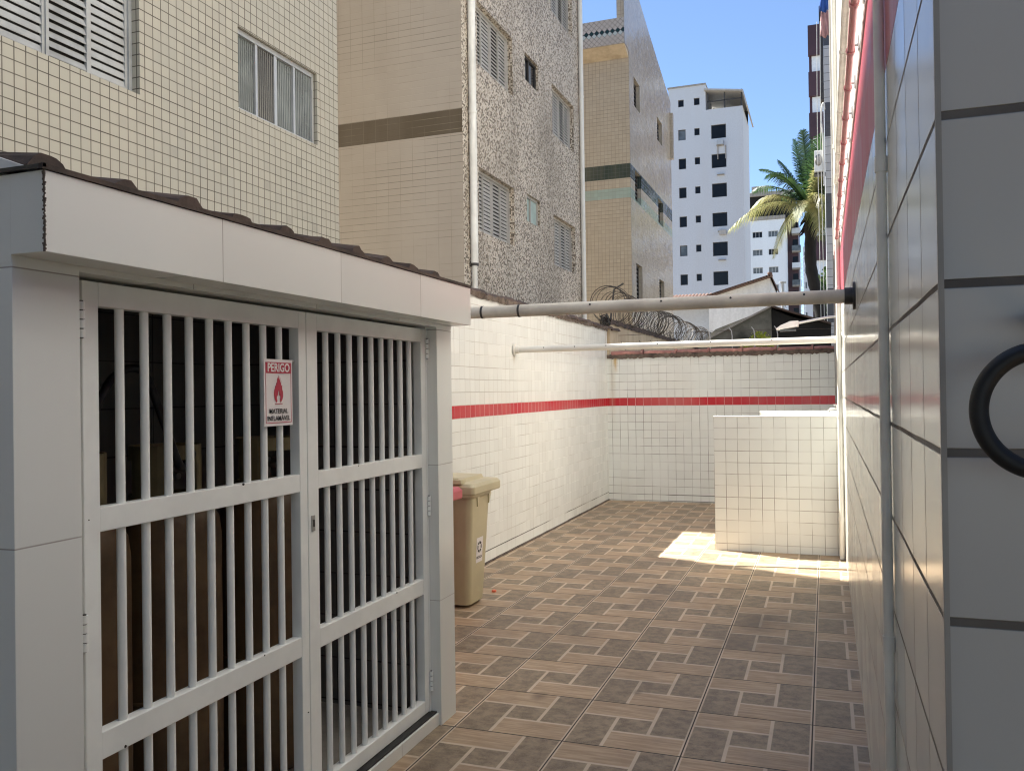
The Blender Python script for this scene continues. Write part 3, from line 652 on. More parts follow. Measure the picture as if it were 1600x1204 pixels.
# ------------------------------------------------------------------ wheeled bins
def wheelie(loc, label, mat, lidm, rz, sticker):
    t = thing('wheeled_bin', label, 'bin', loc, 'wheeled bins beside the gas store'); X, Y, Z = loc; b = MB()
    # body: rounded tapered tub, local x = width, y = depth
    def ring(w, d, z, r=.045, n=5):
        out = []
        for cx, cy_, a0 in ((w-r, d-r, 0), (-w+r, d-r, 90), (-w+r, -d+r, 180), (w-r, -d+r, 270)):
            out += [(X+cx+r*math.cos(rad(a0+90*k/n)), Y+cy_+r*math.sin(rad(a0+90*k/n)), Z+z) for k in range(n+1)]
        return out
    rings = [ring(.175, .135, .02), ring(.18, .14, .035), ring(.205, .165, .45), ring(.222, .183, .76), ring(.234, .195, .775), ring(.234, .195, .80)]
    n = len(rings[0]); b.raw(sum(rings, []), [(i*n+k, i*n+(k+1) % n, (i+1)*n+(k+1) % n, (i+1)*n+k) for i in range(len(rings)-1) for k in range(n)], mat, True)
    b.face(rings[0], mat); b.face(rings[-1], mat); b.build('body', t, .004)
    b = MB(); L = [ring(.245, .26, .79, .03), ring(.25, .265, .80, .03), ring(.25, .265, .845, .03), ring(.235, .25, .868, .04), ring(.15, .19, .872, .03), ring(.14, .18, .90, .03)]
    L = [[(x, y+.065, z) for x, y, z in q] for q in L]
    b.raw(sum(L, []), [(i*n+k, i*n+(k+1) % n, (i+1)*n+(k+1) % n, (i+1)*n+k) for i in range(len(L)-1) for k in range(n)], lidm)
    b.face(L[0], lidm); b.face(L[-1], lidm); lid = b.build('lid', t, .003)
    b = MB(); b.box(X-.10, X+.16, Y-.215, Y-.185, Z+.868, Z+.90, lidm); b.box(X+.12, X+.16, Y-.20, Y-.14, Z+.868, Z+.90, lidm); b.build('lid_handle', lid, .004)
    for dy in (-.09, .12):
        b = MB(); b.prism([(X+.205, Y+dy, Z+.775), (X+.205, Y+dy+.055, Z+.775), (X+.20, Y+dy+.02, Z+.70)], (.026, 0, 0), mat); b.build('rib', t)
    for sx in (-1, 1):
        b = MB(); b.tube([(X+sx*.10, Y+.09, Z+.062), (X+sx*.155, Y+.09, Z+.062)], .06, M['black'], 20); b.build('wheel', t)
    b = MB(); b.tube([(X-.18, Y+.225, Z+.775), (X+.18, Y+.225, Z+.775)], .014, mat, 10); b.build('grip_bar', t)
    if sticker:
        def P3(y, z):                                # on the slanting +x side
            f = (z-.035)/(.76-.035); return (X+.18+.042*f+.0015, Y+y, Z+z)
        b = MB(); ya, yb, za, zb = -.055, .06, .30, .475
        q = [P3(ya, za), P3(yb, za), P3(yb, zb), P3(ya, zb)]; b.prism(q, (.0008, 0, 0), M['sign_white']); s_ = b.build('sticker', t)
        b = MB(); yc, zc, R = .0, .408, .042
        for k in range(3):                            # three chasing arrows
            for part in range(2):
                a0 = 90+120*k+(8 if part == 0 else 68); aa, ab = rad(a0), rad(a0+46)
                pts = []
                for a, rr in ((aa, R), (ab, R), (ab, R*.58), (aa, R*.58)):
                    pts.append((yc+rr*math.cos(a)*.95, zc+rr*math.sin(a)))
                b.prism([tuple(Vector(P3(*p))+Vector((.0012, 0, 0))) for p in pts], (.0006, 0, 0), M['ink'])
        b.build('recycling_symbol', s_)
        c = P3(.0, .335); text_mesh('RECICLA', .025, M['ink'], s_, 'sticker_lettering', (c[0]+.0014, c[1], c[2]), (0, 1, 0), (.058, 0, 1), .0004, .0003)
    return t
wheelie((-2.52, 5.60, 0), 'beige wheeled bin with recycling sticker against the white wall', M['bin_beige'], M['bin_beige'], 0, True)
wheelie((-2.545, 4.955, .0), 'red lidded wheeled bin mostly hidden behind the gas store pillar', M['bin_red'], M['bin_red'], 0, False)
o = MB().lathe([(.016, 0), (.018, .004), (.018, .012), (.012, .016)], (-2.36, 5.98, .001), M['orange'], 14).build('bottle_cap'); tag(o, 'tiny orange cap lying on the floor behind beige bin', 'cap')

# ------------------------------------------------------------------ black hose loop before the pillar
t = thing('garden_hose', 'black rubber hose loop hanging in front of the near right pillar', 'hose', (.22, 1.10, 1.47))
pts = []
for k in range(41):
    a = rad(-40 + 330*k/40) + math.pi; pts.append(((.2315)+.0655*math.cos(a)*1.02, 1.105-.010*k/40+.0, 1.470+.0685*math.sin(a)))
pts = [(.36, 1.13, 1.62)] + [(.31, 1.125, 1.575)] + [((.2315)+.0655*math.cos(a), 1.12-.012*i/28, 1.470+.0685*math.sin(a)) for i, a in enumerate([rad(60+300*k/28) for k in range(29)])] + [(.285, 1.11, 1.40), (.33, 1.12, 1.36)]
b = MB(); b.tube(spline([Vector(p) for p in pts], 3), .0106, M['black'], 16); b.build('hose', t)
b = MB(); b.box(.24, .26, 1.13, 1.2445, 1.575, 1.59, M['dark_steel']); b.build('wall_hook', t)

# ------------------------------------------------------------------ windows for the near buildings
def shutter_window(par, axis_pos, a, b_, z0, z1, n, depth, sgn=1, mat=None, pitch=.05, fr=.035, gap=None):
    """louvred sliding window set in an opening of an X-facing wall"""
    mat = mat or M['alu']; x1 = axis_pos-depth+.045; x0 = axis_pos-depth; f = MB()
    f.box(x0, x1, a, a+fr, z0, z1, mat); f.box(x0, x1, b_-fr, b_, z0, z1, mat); f.box(x0, x1, a+fr, b_-fr, z0, z0+fr, mat); f.box(x0, x1, a+fr, b_-fr, z1-fr, z1, mat)
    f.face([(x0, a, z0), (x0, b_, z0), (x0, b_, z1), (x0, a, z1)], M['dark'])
    w = f.build('window', par); W = (b_-a-2*fr)/n
    for k in range(n):
        y0, y1 = a+fr+k*W, a+fr+(k+1)*W; off = .012*(k % 2); s = MB(); st = .028
        s.box(x0+.008-off*.3, x1-.006-off, y0, y0+st, z0+fr, z1-fr, mat); s.box(x0+.008-off*.3, x1-.006-off, y1-st, y1, z0+fr, z1-fr, mat)
        z = z0+fr+.02
        while z < z1-fr-.02:
            s.raw([(x1-.012-off, y0+st, z-.006), (x1-.012-off, y1-st, z-.006), (x0+.012, y1-st, z+pitch*.62), (x0+.012, y0+st, z+pitch*.62),
                   (x1-.009-off, y0+st, z), (x1-.009-off, y1-st, z), (x0+.013, y1-st, z+pitch*.62+.006), (x0+.013, y0+st, z+pitch*.62+.006)],
                  [(0, 1, 2, 3), (4, 5, 6, 7), (0, 1, 5, 4), (3, 2, 6, 7)], mat)
            z += pitch
        s.build('shutter', w)
    return w
def glass_window(par, axis_pos, a, b_, z0, z1, depth, glasses, mat=None, fr=.03):
    mat = mat or M['alu']; x0 = axis_pos-depth; f = MB()
    f.box(x0, x0+.05, a, a+fr, z0, z1, mat); f.box(x0, x0+.05, b_-fr, b_, z0, z1, mat); f.box(x0, x0+.05, a+fr, b_-fr, z0, z0+fr, mat); f.box(x0, x0+.05, a+fr, b_-fr, z1-fr*1.4, z1, mat)
    w = f.build('window', par); W = (b_-a-2*fr)/len(glasses)
    for k, gm in enumerate(glasses):
        off = .016*(k % 2); p = MB(); p.box(x0+.004+off, x0+.012+off, a+fr+k*W, a+fr+(k+1)*W, z0+fr, z1-fr*1.4, gm); pn = p.build('pane', w)
        if k:
            q = MB(); yb = a+fr+k*W; q.box(x0+.002, x0+.042, yb-.018-(.012 if k == 2 else 0), yb+.018, z0+fr, z1-fr*1.4, mat); q.build('mullion', w)
    return w

# ------------------------------------------------------------------ cream tiled building, nearest on the left
t = thing('apartment_building', 'cream square tiled apartment building above the gas store roof', 'building', (-9, 2, 0))
X1 = -5.6; H1 = 12.7
W1 = (3.3, 5.905, 4.143, 5.6); W2 = (7.25, 8.70, 4.44, 5.29); hs = [W1, W2, (3.3, 5.905, 6.9, 8.3), (7.25, 8.70, 7.15, 8.0), (3.3, 5.905, 9.7, 11.1), (-2.5, .1, 4.143, 5.6), (-2.5, .1, 6.9, 8.3)]
b = MB(); b.holed('x', X1, -9, 9.165, 0, H1, hs, .135, 1, M['cream_tile']); b.box(-13, X1, -9, 9.165, 0, H1, M['cream_tile'], 'enb'); b.build('wall', t)
b = MB(); b.face([(-13, 9.165, 0), (X1, 9.165, 0), (X1, 9.165, H1), (-13, 9.165, H1)], M['cream_rear']); b.build('rear_wall', t)
for h in hs:
    if h in (W2, hs[3]): glass_window(t, X1, *h[:2], h[2], h[3], .10, [M['fluted_a'], M['fluted_b'], M['fluted_a'], M['fluted_a']], fr=.035)
    else: shutter_window(t, X1, *h[:2], h[2], h[3], 6, .13, mat=M['alu_old'], pitch=.074)

# ------------------------------------------------------------------ mosaic building
t = thing('apartment_building', 'brown and white mosaic chip apartment building with louvred windows', 'building', (-9, 15, 0))
X2, YF2, YB2, H2 = -5.0, 11.65, 18.2, 12.6
hs = []
for z in (1.4, 4.0, 6.6, 9.05):
    for a, c in ((12.27, 13.88), (16.15, 17.72)): hs.append((a, c, z, z+1.0))
sm = [(14.54, 15.30, z, z+.50) for z in (4.57, 7.12, 9.7)]
b = MB(); b.holed('x', X2, YF2, YB2, 0, H2, hs+sm, .14, 1, M['mosaic']); b.box(-13, X2, YF2+.001, YB2, 0, H2, M['mosaic'], 'esb'); b.build('wall', t)
b = MB(); b.face([(-13, YF2, 0), (X2, YF2, 0), (X2, YF2, H2), (-13, YF2, H2)], M['long_tile']); b.build('front_wall', t)
for h in hs: shutter_window(t, X2, *h[:2], h[2], h[3], 4, .135, mat=M['alu_dull'], pitch=.062)
for h in sm: glass_window(t, X2, *h[:2], h[2], h[3], .10, [M['glass_green']]*2 if h[2] < 5 else [M['glass_dark']]*2, mat=M['alu_dull'] if h[2] < 5 else M['dark_steel'])
vpipe('downpipe', 'off white downpipe on the near corner of the mosaic building', 'pipe', X2+.062, 11.90, 3.43, 12.5, .058, M['beige_pvc'], (5.72, 8.4), 'downpipes of the mosaic building')
t2 = [o for o in COL.objects if o.name.startswith('downpipe')][-1]
b = MB(); b.tube([(X2+.062, 11.90, 0), (X2+.062, 11.90, 3.43)], .042, M['beige_pvc'], 14); b.build('lower_tube', t2)
b = MB(); b.tube([(X2+.062, 11.9, 3.40), (X2+.062, 11.9, 3.44)], .061, M['dark_steel'], 14); b.build('joint_shadow_ring', t2)
vpipe('downpipe', 'slim white downpipe on the far corner of the mosaic building', 'pipe', X2+.055, 18.16, .1, 12.5, .05, M['white_pvc'], (5.0, 7.95), 'downpipes of the mosaic building')

# ------------------------------------------------------------------ ochre building with green stripe
t = thing('apartment_building', 'ochre tiled building with dark green stripe and lozenge parapet', 'building', (-8, 26, 0))
X3, YF3, YB3 = -5.0, 23.42, 30.3
hs = [(24.03, 24.88, z, z+d) for z, d in ((4.1, 1.0), (6.9, .86), (9.6, .82))] + [(27.62, 28.5, z, z+d) for z, d in ((4.1, .98), (6.9, .8), (9.6, .75))]
b = MB(); b.holed('x', X3, YF3, YB3, 0, 10.9, hs, .16, 1, M['ochre_gloss'])
b.face([(X3, 23.42, 10.9), (X3, YB3, 10.9), (X3, YB3, 11.65), (X3, 26.5, 12.6), (X3, 24.3, 13.2), (X3, 22.9, 14.2), (X3, 22.9, 11.0)], M['ochre_gloss']); b.build('side_wall', t)
b = MB(); b.box(-13, X3-.002, YF3, YB3, 0, 11.2, M['ochre_tile'], 'eb'); b.build('front_wall', t)
# lozenge parapet jutting out over the front
g = G('lozenge_tile'); u, v = g.uvw(); u_ = g.m('DIVIDE', g.m('ADD', u, v), .148*1.0); v_ = g.m('DIVIDE', g.m('SUBTRACT', u, v), .148)
fu = g.m('FRACT', u_); fv = g.m('FRACT', v_); d = g.m('MINIMUM', g.m('MINIMUM', fu, g.m('SUBTRACT', 1., fu)), g.m('MINIMUM', fv, g.m('SUBTRACT', 1., fv)))
gr = g.rng(d, .03, .06, 1, 0)
s1 = g.m('SUBTRACT', g.m('FLOOR', u_), g.m('FLOOR', v_))                  # rows of lozenges
dk = g.m('MULTIPLY', g.m('GREATER_THAN', s1, 152.5), g.m('LESS_THAN', s1, 153.5)); aq = g.m('MULTIPLY', g.m('GREATER_THAN', s1, 151.5), g.m('LESS_THAN', s1, 152.5))
c = g.mix(aq, g.mix(dk, (.42, .37, .31), (.012, .03, .025)), (.40, .44, .40)); g.put(g.b.inputs['Base Color'], g.mix(gr, c, (.11, .085, .07))); g.b.inputs['Roughness'].default_value = .25
M['lozenge'] = g.mat
b = MB(); b.prism([(-11, 22.9, 10.95), (-11, 22.9, 11.66), (-11, 23.4, 11.66), (-11, 23.4, 10.96), (-11, 23.2, 10.952)], (6.0-.004, 0, 0), M['lozenge']); b.build('parapet', t)
b = MB(); b.prism([(-11, 22.91, 10.944), (-11, 23.415, 10.944), (-11, 23.415, 10.74)], (5.99, 0, 0), M['beige_wall']); b.build('soffit', t)
b = MB(); b.box(-5.22, X3-.006, 22.96, 23.4, 11.66, 14.0, M['ochre_tile']); b.build('corner_post', t)
for h in hs:
    f = MB(); f.box(X3-.15, X3-.11, h[0], h[0]+.05, h[2], h[3], M['dark_steel']); f.box(X3-.15, X3-.11, h[1]-.05, h[1], h[2], h[3], M['dark_steel']); f.box(X3-.15, X3-.11, h[0]+.05, h[1]-.05, h[2], h[2]+.05, M['dark_steel'])
    f.box(X3-.15, X3-.11, h[0]+.05, h[1]-.05, h[3]-.05, h[3], M['dark_steel'])
    z = h[2]+.12
    while z < h[3]-.08: f.box(X3-.15, X3-.105, h[0]+.05, h[1]-.05, z, z+.03, M['dark_steel']); z += .12
    w = f.build('window', t); p = MB(); p.box(X3-.158, X3-.152, h[0], h[1], h[2], h[3], M['glass_dark']); p.build('pane', w)
b = MB(); b.box(X3, X3+.10, 30.1, 30.3, 9.6, 11.2, M['ochre_tile']); b.build('rear_fin', t)

# ------------------------------------------------------------------ white tower block in the distance
def ywin(par, y, x0, x1, z0, z1, glass, frame, d=.18, fr=.06, split=0):
    f = MB(); f.box(x0, x0+fr, y+d-.06, y+d, z0, z1, frame); f.box(x1-fr, x1, y+d-.06, y+d, z0, z1, frame); f.box(x0+fr, x1-fr, y+d-.06, y+d, z0, z0+fr, frame); f.box(x0+fr, x1-fr, y+d-.06, y+d, z1-fr, z1, frame)
    for k in range(split): xx = x0+(x1-x0)*(k+1)/(split+1); f.box(xx-fr/2, xx+fr/2, y+d-.06, y+d, z0+fr, z1-fr, frame)
    w = f.build('window', par); p = MB(); p.box(x0+fr, x1-fr, y+d-.03, y+d-.02, z0+fr, z1-fr, glass); p.build('pane', w); return w
t = thing('tower_block', 'tall white rendered block with small dark windows and roof canopy', 'building', (-10.5, 88, 0))
Y = 85; wins = []
for k in range(7):
    z = 26.05 - k*2.86
    wins += [(-13.30, -12.58, z, z+1.05, 'g'), (-11.73, -11.22, z+.33, z+1.03, 'd'), (-10.11, -8.70, z-.2, z+1.15, 'd')]
wins += [(-13.27, -12.72, 29.35, 30.05, 'd'), (-11.73, -11.18, 29.35, 30.05, 'd')]
b = MB(); b.holed('y', Y, -14.2, -7.1, 0, 28.75, [w[:4] for w in wins if w[3] < 28], .2, -1, M['white_wall'])
b.holed('y', Y, -14.2, -10.6, 28.75, 31.25, [w[:4] for w in wins if w[3] > 28], .2, -1, M['white_wall'])
b.box(-14.2, -7.1, Y, 92, 0, 28.75, M['white_wall'], 'sb'); b.box(-14.2, -10.6, Y, 90, 28.752, 31.25, M['white_wall'], 'sb'); b.build('wall', t)
b = MB(); b.box(-14.3, -10.55, Y-.08, 90.1, 31.25, 31.40, M['concrete']); b.build('roof_coping', t)
for k, w in enumerate(wins): ywin(t, Y, *w[:4], M['glass_dark'] if (w[4] == 'd' or k % 4) else M['glass_grey'], M['dark_steel'])
for k, z in enumerate((25.2, 22.35, 14.0+2.86, 11.2+2.86)):
    s = MB(); s.box(-9.6, -8.9, Y-.30, Y-.002, z-.12, z-.06, M['concrete']); s.build('ledge_bracket', t)
s = MB(); s.box(-9.55, -8.95, Y-.42, Y-.06, 25.15, 25.6, M['alu']); s.build('air_conditioner', t); s = MB(); s.box(-9.45, -8.8, Y-.42, Y-.06, 25.15-8.75, 25.6-8.75, M['alu_dull']); s.build('air_conditioner', t)
s = MB(); s.tube([(-9.5, Y-.05, 25.1), (-9.5, Y-.05, 23.8)], .05, M['concrete'], 8); s.tube([(-8.75, Y-.05, 25.1), (-8.75, Y-.05, 23.8)], .05, M['concrete'], 8); s.build('drain_tube', t)
b = MB(); b.prism([(-10.7, 84.6, 30.75), (-7.0, 84.6, 30.2), (-6.6, 84.6, 28.6), (-6.75, 84.6, 28.6), (-7.1, 84.6, 30.05), (-10.7, 84.6, 30.6)], (0, 7.5, 0), M['alu_dull']); b.build('canopy', t)
b = MB()
for x in (-10.4, -8.8, -7.2):
    b.box(x-.06, x+.06, 85.05, 85.17, 28.75, 30.4, M['dark_steel']); b.box(x-.06, x+.06, 90, 90.1, 28.75, 30.4, M['dark_steel'])
b.box(-10.5, -7.15, 85.05, 85.12, 29.5, 29.58, M['dark_steel']); b.build('canopy_frame', t)
b = MB(); b.box(-10.55, -7.1, 91.2, 91.4, 28.75, 30.3, M['black_wall']); b.build('terrace_wall', t)

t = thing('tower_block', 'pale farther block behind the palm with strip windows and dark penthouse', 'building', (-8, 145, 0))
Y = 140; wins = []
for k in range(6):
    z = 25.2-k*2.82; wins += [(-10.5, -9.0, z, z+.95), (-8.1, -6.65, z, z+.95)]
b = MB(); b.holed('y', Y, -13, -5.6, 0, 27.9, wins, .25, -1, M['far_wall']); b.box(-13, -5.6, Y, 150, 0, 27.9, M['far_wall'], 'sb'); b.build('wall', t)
for k, w in enumerate(wins): ywin(t, Y, *w, M['glass_dark'] if k % 3 == 0 else M['glass_grey'], M['alu'], .2, .06, 2)
b = MB(); b.box(-13, -4.3, 141, 150, 27.91, 31.9, M['black_wall']); b.box(-13, -4.2, 140.6, 150.2, 31.9, 32.5, M['concrete']); b.build('penthouse', t)
b = MB(); b.box(-13, -5.5, 139.9, 140, 27.9, 28.5, M['concrete']); b.build('parapet', t)
b = MB(); b.box(-10.75, -8.5, 143, 147, 32.5, 34.0, M['concrete']); b.build('water_tank', t)

t = thing('balcony_block', 'dark block of stacked balconies in the gap left of palm trunk', 'building', (-4.6, 155, 0))
b = MB(); b.box(-5.85, -3.9, 150, 160, 0, 29.5, M['brown_tower']); b.build('wall', t)
for k in range(9):
    z = 4+k*2.85; q = MB(); q.box(-4.9, -3.5, 148.6, 149.99, z, z+.2, M['concrete']); q.box(-4.9, -3.5, 148.6, 148.7, z+.2, z+1.05, M['glass_grey'] if k % 2 else M['far_wall']); q.box(-3.6, -3.5, 148.7, 149.99, z+.2, z+1.05, M['glass_grey']); q.build('balcony', t)
    q = MB(); q.box(-4.8, -4.0, 149.9, 149.99, z+.25, z+2.2, M['glass_dark']); q.build('balcony_door', t)
t = thing('far_block', 'narrow bright white block in the gap left of palm trunk', 'building', (-2, 175, 0))
b = MB(); b.box(-3.6, 2, 170, 180, 0, 28, M['white_wall']); b.build('wall', t)
b = MB()
for k in range(9): b.box(-3.4, -3.0, 169.98, 169.999, 3+k*2.85, 4.2+k*2.85, M['glass_grey'])
for k in range(9): b.box(-.6, 1.2, 169.98, 169.999, 3+k*2.85, 4.2+k*2.85, M['glass_grey'])
b.build('window_strip', t)
t = thing('lattice_mast', 'thin pale lattice mast standing before the narrow white block', 'mast', (-2.6, 120, 0))
b = MB()
for dx in (0, .55): b.tube([(-2.9+dx, 120, 0), (-2.9+dx, 120, 19)], .04, M['skyblue_metal'], 6)
for k in range(33):
    z = .5+k*.56; b.tube([(-2.9, 120, z), (-2.35, 120, z)], .03, M['skyblue_metal'], 6); b.tube([(-2.9, 120, z), (-2.35, 120, z+.56)], .02, M['skyblue_metal'], 6)
b.build('mast_frame', t)
t = thing('railing', 'dark green railing on a pale parapet low behind the whitish pipe', 'railing', (-1.3, 60, 0))
b = MB(); b.box(-3.2, .3, 60, 60.3, 0, 4.6, M['far_wall']); b.build('parapet', t)
b = MB(); b.box(-3.2, .3, 59.9, 60, 4.6, 4.68, M['green_rail']); b.box(-3.2, .3, 59.9, 60, 5.35, 5.45, M['green_rail'])
for k in range(24): b.box(-3.2+k*.148, -3.16+k*.148, 59.93, 59.97, 4.68, 5.35, M['green_rail'])
b.build('rail_bars', t)

# ------------------------------------------------------------------ brown tower and grey neighbour at right
t = thing('brown_tower', 'dark brown high rise with pale balcony openings behind the palm', 'building', (2, 65, 0))
b = MB(); b.box(-.71, 6, 60.3, 70, 0, 25.4, M['brown_tower']); b.box(-.05, 6, 60.6, 70, 25.4, 26.9, M['brown_tower']); b.build('wall', t)
for k in range(7):
    z = 22.4-k*2.72
    q = MB(); q.box(-.76 if k < 2 else -.72, 2.5, 60, 60.28, z-1.6, z, M['brown_tower']); q.build('balcony_parapet', t)
    q = MB(); q.box(-.54, 2.5, 60.26, 60.299, z+.003, z+1.1, M['far_wall']); q.build('balcony_recess', t)
q = MB(); q.box(-.76, 2.5, 60, 60.28, 23.5, 25.5, M['brown_tower']); q.build('roof_parapet', t)
t = thing('neighbour_house', 'grey tiled neighbour column with dark bands beside right wall', 'building', (3, 27, 0))
b = MB(); b.box(.082, 6, 24, 32, 0, 13.5, M['grey_tile']); b.build('wall', t)
b = MB(); b.box(-.01, .078, 24.05, 24.6, 9.1, 11.6, M['dark_steel']); b.build('duct', t)
t = thing('air_conditioner', 'white boxed air conditioner hung beside the palm crown', 'air conditioner', (-.09, 24.2, 7.2))
b = MB(); b.box(-.19, .02, 24.0, 24.45, 7.20, 7.76, M['white_metal']); b.build('casing', t, .01)
b = MB(); b.lathe([(.15, -.003), (.155, 0), (.02, .004)], (0, 0, 0), M['alu_dull'], 20)
b.v = [(-.085+x*.6, 23.996-z, 7.5+y) for x, y, z in b.v]; b.build('fan_grille', t)
b = MB(); b.box(-.20, .082, 24.1, 24.4, 7.15, 7.195, M['dark_steel']); b.build('bracket', t)
t = thing('vent_pipe', 'white bent vent pipe hooked over the neighbour wall above air conditioner', 'pipe', (.05, 24, 8))
P = [Vector(p) for p in ((.085, 23.95, 8.8), (.07, 23.95, 8.95), (.035, 23.95, 8.95), (.01, 23.95, 8.8), (.0, 23.95, 8.5), (.03, 23.95, 8.1), (.04, 23.95, 7.6), (.045, 23.95, 6.8))]
b = MB(); b.tube(spline(P, 5), .022, M['white_pvc'], 10); b.build('tube', t)
for k, (x, lb) in enumerate(((-.10, 'left of two thin cables dropping past the palm crown'), (-.02, 'right of two thin cables dropping past the palm crown'))):
    o = MB().tube(spline([Vector((x+.03, 23.6, 11)), Vector((x, 23.6, 8)), Vector((x+.01, 23.6, 5)), Vector((x+.02, 23.6, 1))], 6), .008, M['white_pvc'], 6).build('cable'); tag(o, lb, 'cable', 'cables by the palm')
t = thing('laundry', 'blue and pink cloths hung high at the far edge of right wall', 'laundry', (.1, 20, 9.6))
for nm, z0, z1, mt in (('cloth', 9.75, 10.6, M['cloth_blue']), ('cloth', 9.2, 9.74, M['cloth_pink'])):
    b = MB(); n = 8; vs = []
    for i in range(n+1):
        z = z0+(z1-z0)*i/n
        for j in range(n+1):
            x = .03+.17*j/n; yy = 20+.035*math.sin(j*1.9+i*.6)+.01*math.sin(i*2.1)
            vs.append((x-.03*(n-i)/n*(j < 4), yy, z+.03*math.sin(j*1.2)))
    b.raw(vs, [(i*(n+1)+j, i*(n+1)+j+1, (i+1)*(n+1)+j+1, (i+1)*(n+1)+j) for i in range(n) for j in range(n)], mt, True)
    o = b.build(nm, t); s = o.modifiers.new('thick', 'SOLIDIFY'); s.thickness = .004
b = MB(); b.tube([(-.0, 20, 10.62), (.3, 20, 10.62)], .006, M['wire'], 6); b.build('line', t)

# ------------------------------------------------------------------ low house with tiled gable
t = thing('house', 'low white house with brown clay tile gable behind the yard', 'house', (-5, 48, 0))
b = MB(); Y = 45
b.prism([(-5.6, Y, 0), (-2.55, Y, 0), (-2.55, Y, 7.05), (-5.6, Y, 6.2)], (0, 7, 0), M['plaster']); b.box(-12, -5.602, Y+1.5, Y+7, 0, 6.15, M['white_wall']); b.build('wall', t)
b = MB(); b.prism([(-2.549, Y+.1, 0), (-2.15, Y+.9, 0), (-2.15, Y+.9, 6.0), (-2.549, Y+.1, 7.05)], (0, 5, 0), M['plaster']); b.build('side_bay', t)
b = MB(); n = 26
for i in range(n):                                    # gable verge tiles
    x = -5.75+i*(3.3/n); z = 6.28+(x+5.75)*(7.2-6.28)/3.3
    b.obox((x+.07, Y-.12, z-.02), (.085, 0, .026), (0, .2, 0), (-.012, 0, .055), M['clay_house'])
b.prism([(-5.8, Y+.1, 6.25), (-2.5, Y+.1, 7.16), (-2.5, Y+.1, 7.24), (-5.8, Y+.1, 6.33)], (0, 7, 0), M['clay_house'])
b.prism([(-2.5, Y-.2, 7.16), (-2.1, Y+.9, 6.15), (-2.1, Y+.9, 6.23), (-2.5, Y-.2, 7.24)], (0, 7, 0), M['clay_house'])
b.lathe([(.1, 0), (.13, .05), (.1, .12)], (-2.55, Y-.15, 7.2), M['clay_house'], 12); b.build('roof', t)
b = MB()
for i in range(34):                                   # long lower roof slope with half-round rows
    x = -12+i*.19; vs = []
    for q, (yy, z) in enumerate(((Y+.5, 6.05), (Y+3.5, 6.75))):
        vs += [(x+.085*math.cos(math.pi*j/6), yy, z+.085*math.sin(math.pi*j/6)) for j in range(7)]
    b.raw(vs, [(j, j+1, 8+j, 7+j) for j in range(6)], M['clay_house']); b.face(vs[:7], M['clay_house'])
b.prism([(-12.1, Y+.5, 6.0), (-12.1, Y+3.5, 6.7), (-12.1, Y+3.5, 6.75), (-12.1, Y+.5, 6.05)], (6.5, 0, 0), M['clay_house']); b.build('lower_roof', t)
t = thing('stack_pipe', 'galvanised vent stack standing right of the tiled gable', 'pipe', (-1.74, 40, 0))
b = MB(); b.tube([(-1.74, 40, 0), (-1.74, 40, 6.15)], .075, M['alu'], 12); b.build('tube', t); b = MB(); b.tube([(-1.74, 40, 6.17), (-1.74, 40, 6.23)], .16, M['alu'], 14); b.build('cap', t)

# mossy shed; a solid near-black wall stands in for its dark interior side
t = thing('old_shed', 'mossy grey gable shed with black sooty side behind the end wall', 'shed', (-1, 21, 0))
b = MB(); b.prism([(-2.75, 20, 0), (-1.12, 20, 0), (-1.12, 20, 3.3), (-2.35, 20, 2.86), (-2.75, 20, 2.5)], (0, 6, 0), M['moss_wall']); b.build('gable_wall', t)
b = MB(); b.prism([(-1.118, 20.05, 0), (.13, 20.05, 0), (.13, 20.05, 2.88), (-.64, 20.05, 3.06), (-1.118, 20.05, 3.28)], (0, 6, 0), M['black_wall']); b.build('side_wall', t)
b = MB(); b.prism([(-2.80, 19.9, 2.49), (-1.12, 19.9, 3.31), (-1.12, 19.9, 3.35), (-2.80, 19.9, 2.53)], (0, 6.2, 0), M['concrete']); b.prism([(-1.12, 19.9, 3.31), (.14, 19.9, 2.87), (.14, 19.9, 2.91), (-1.12, 19.9, 3.35)], (0, 6.2, 0), M['clay']); b.build('roof', t)
b = MB(); b.box(-1.05, -.1, 19.98, 20.045, .6, 2.0, M['concrete']); b.build('concrete_patch', t)

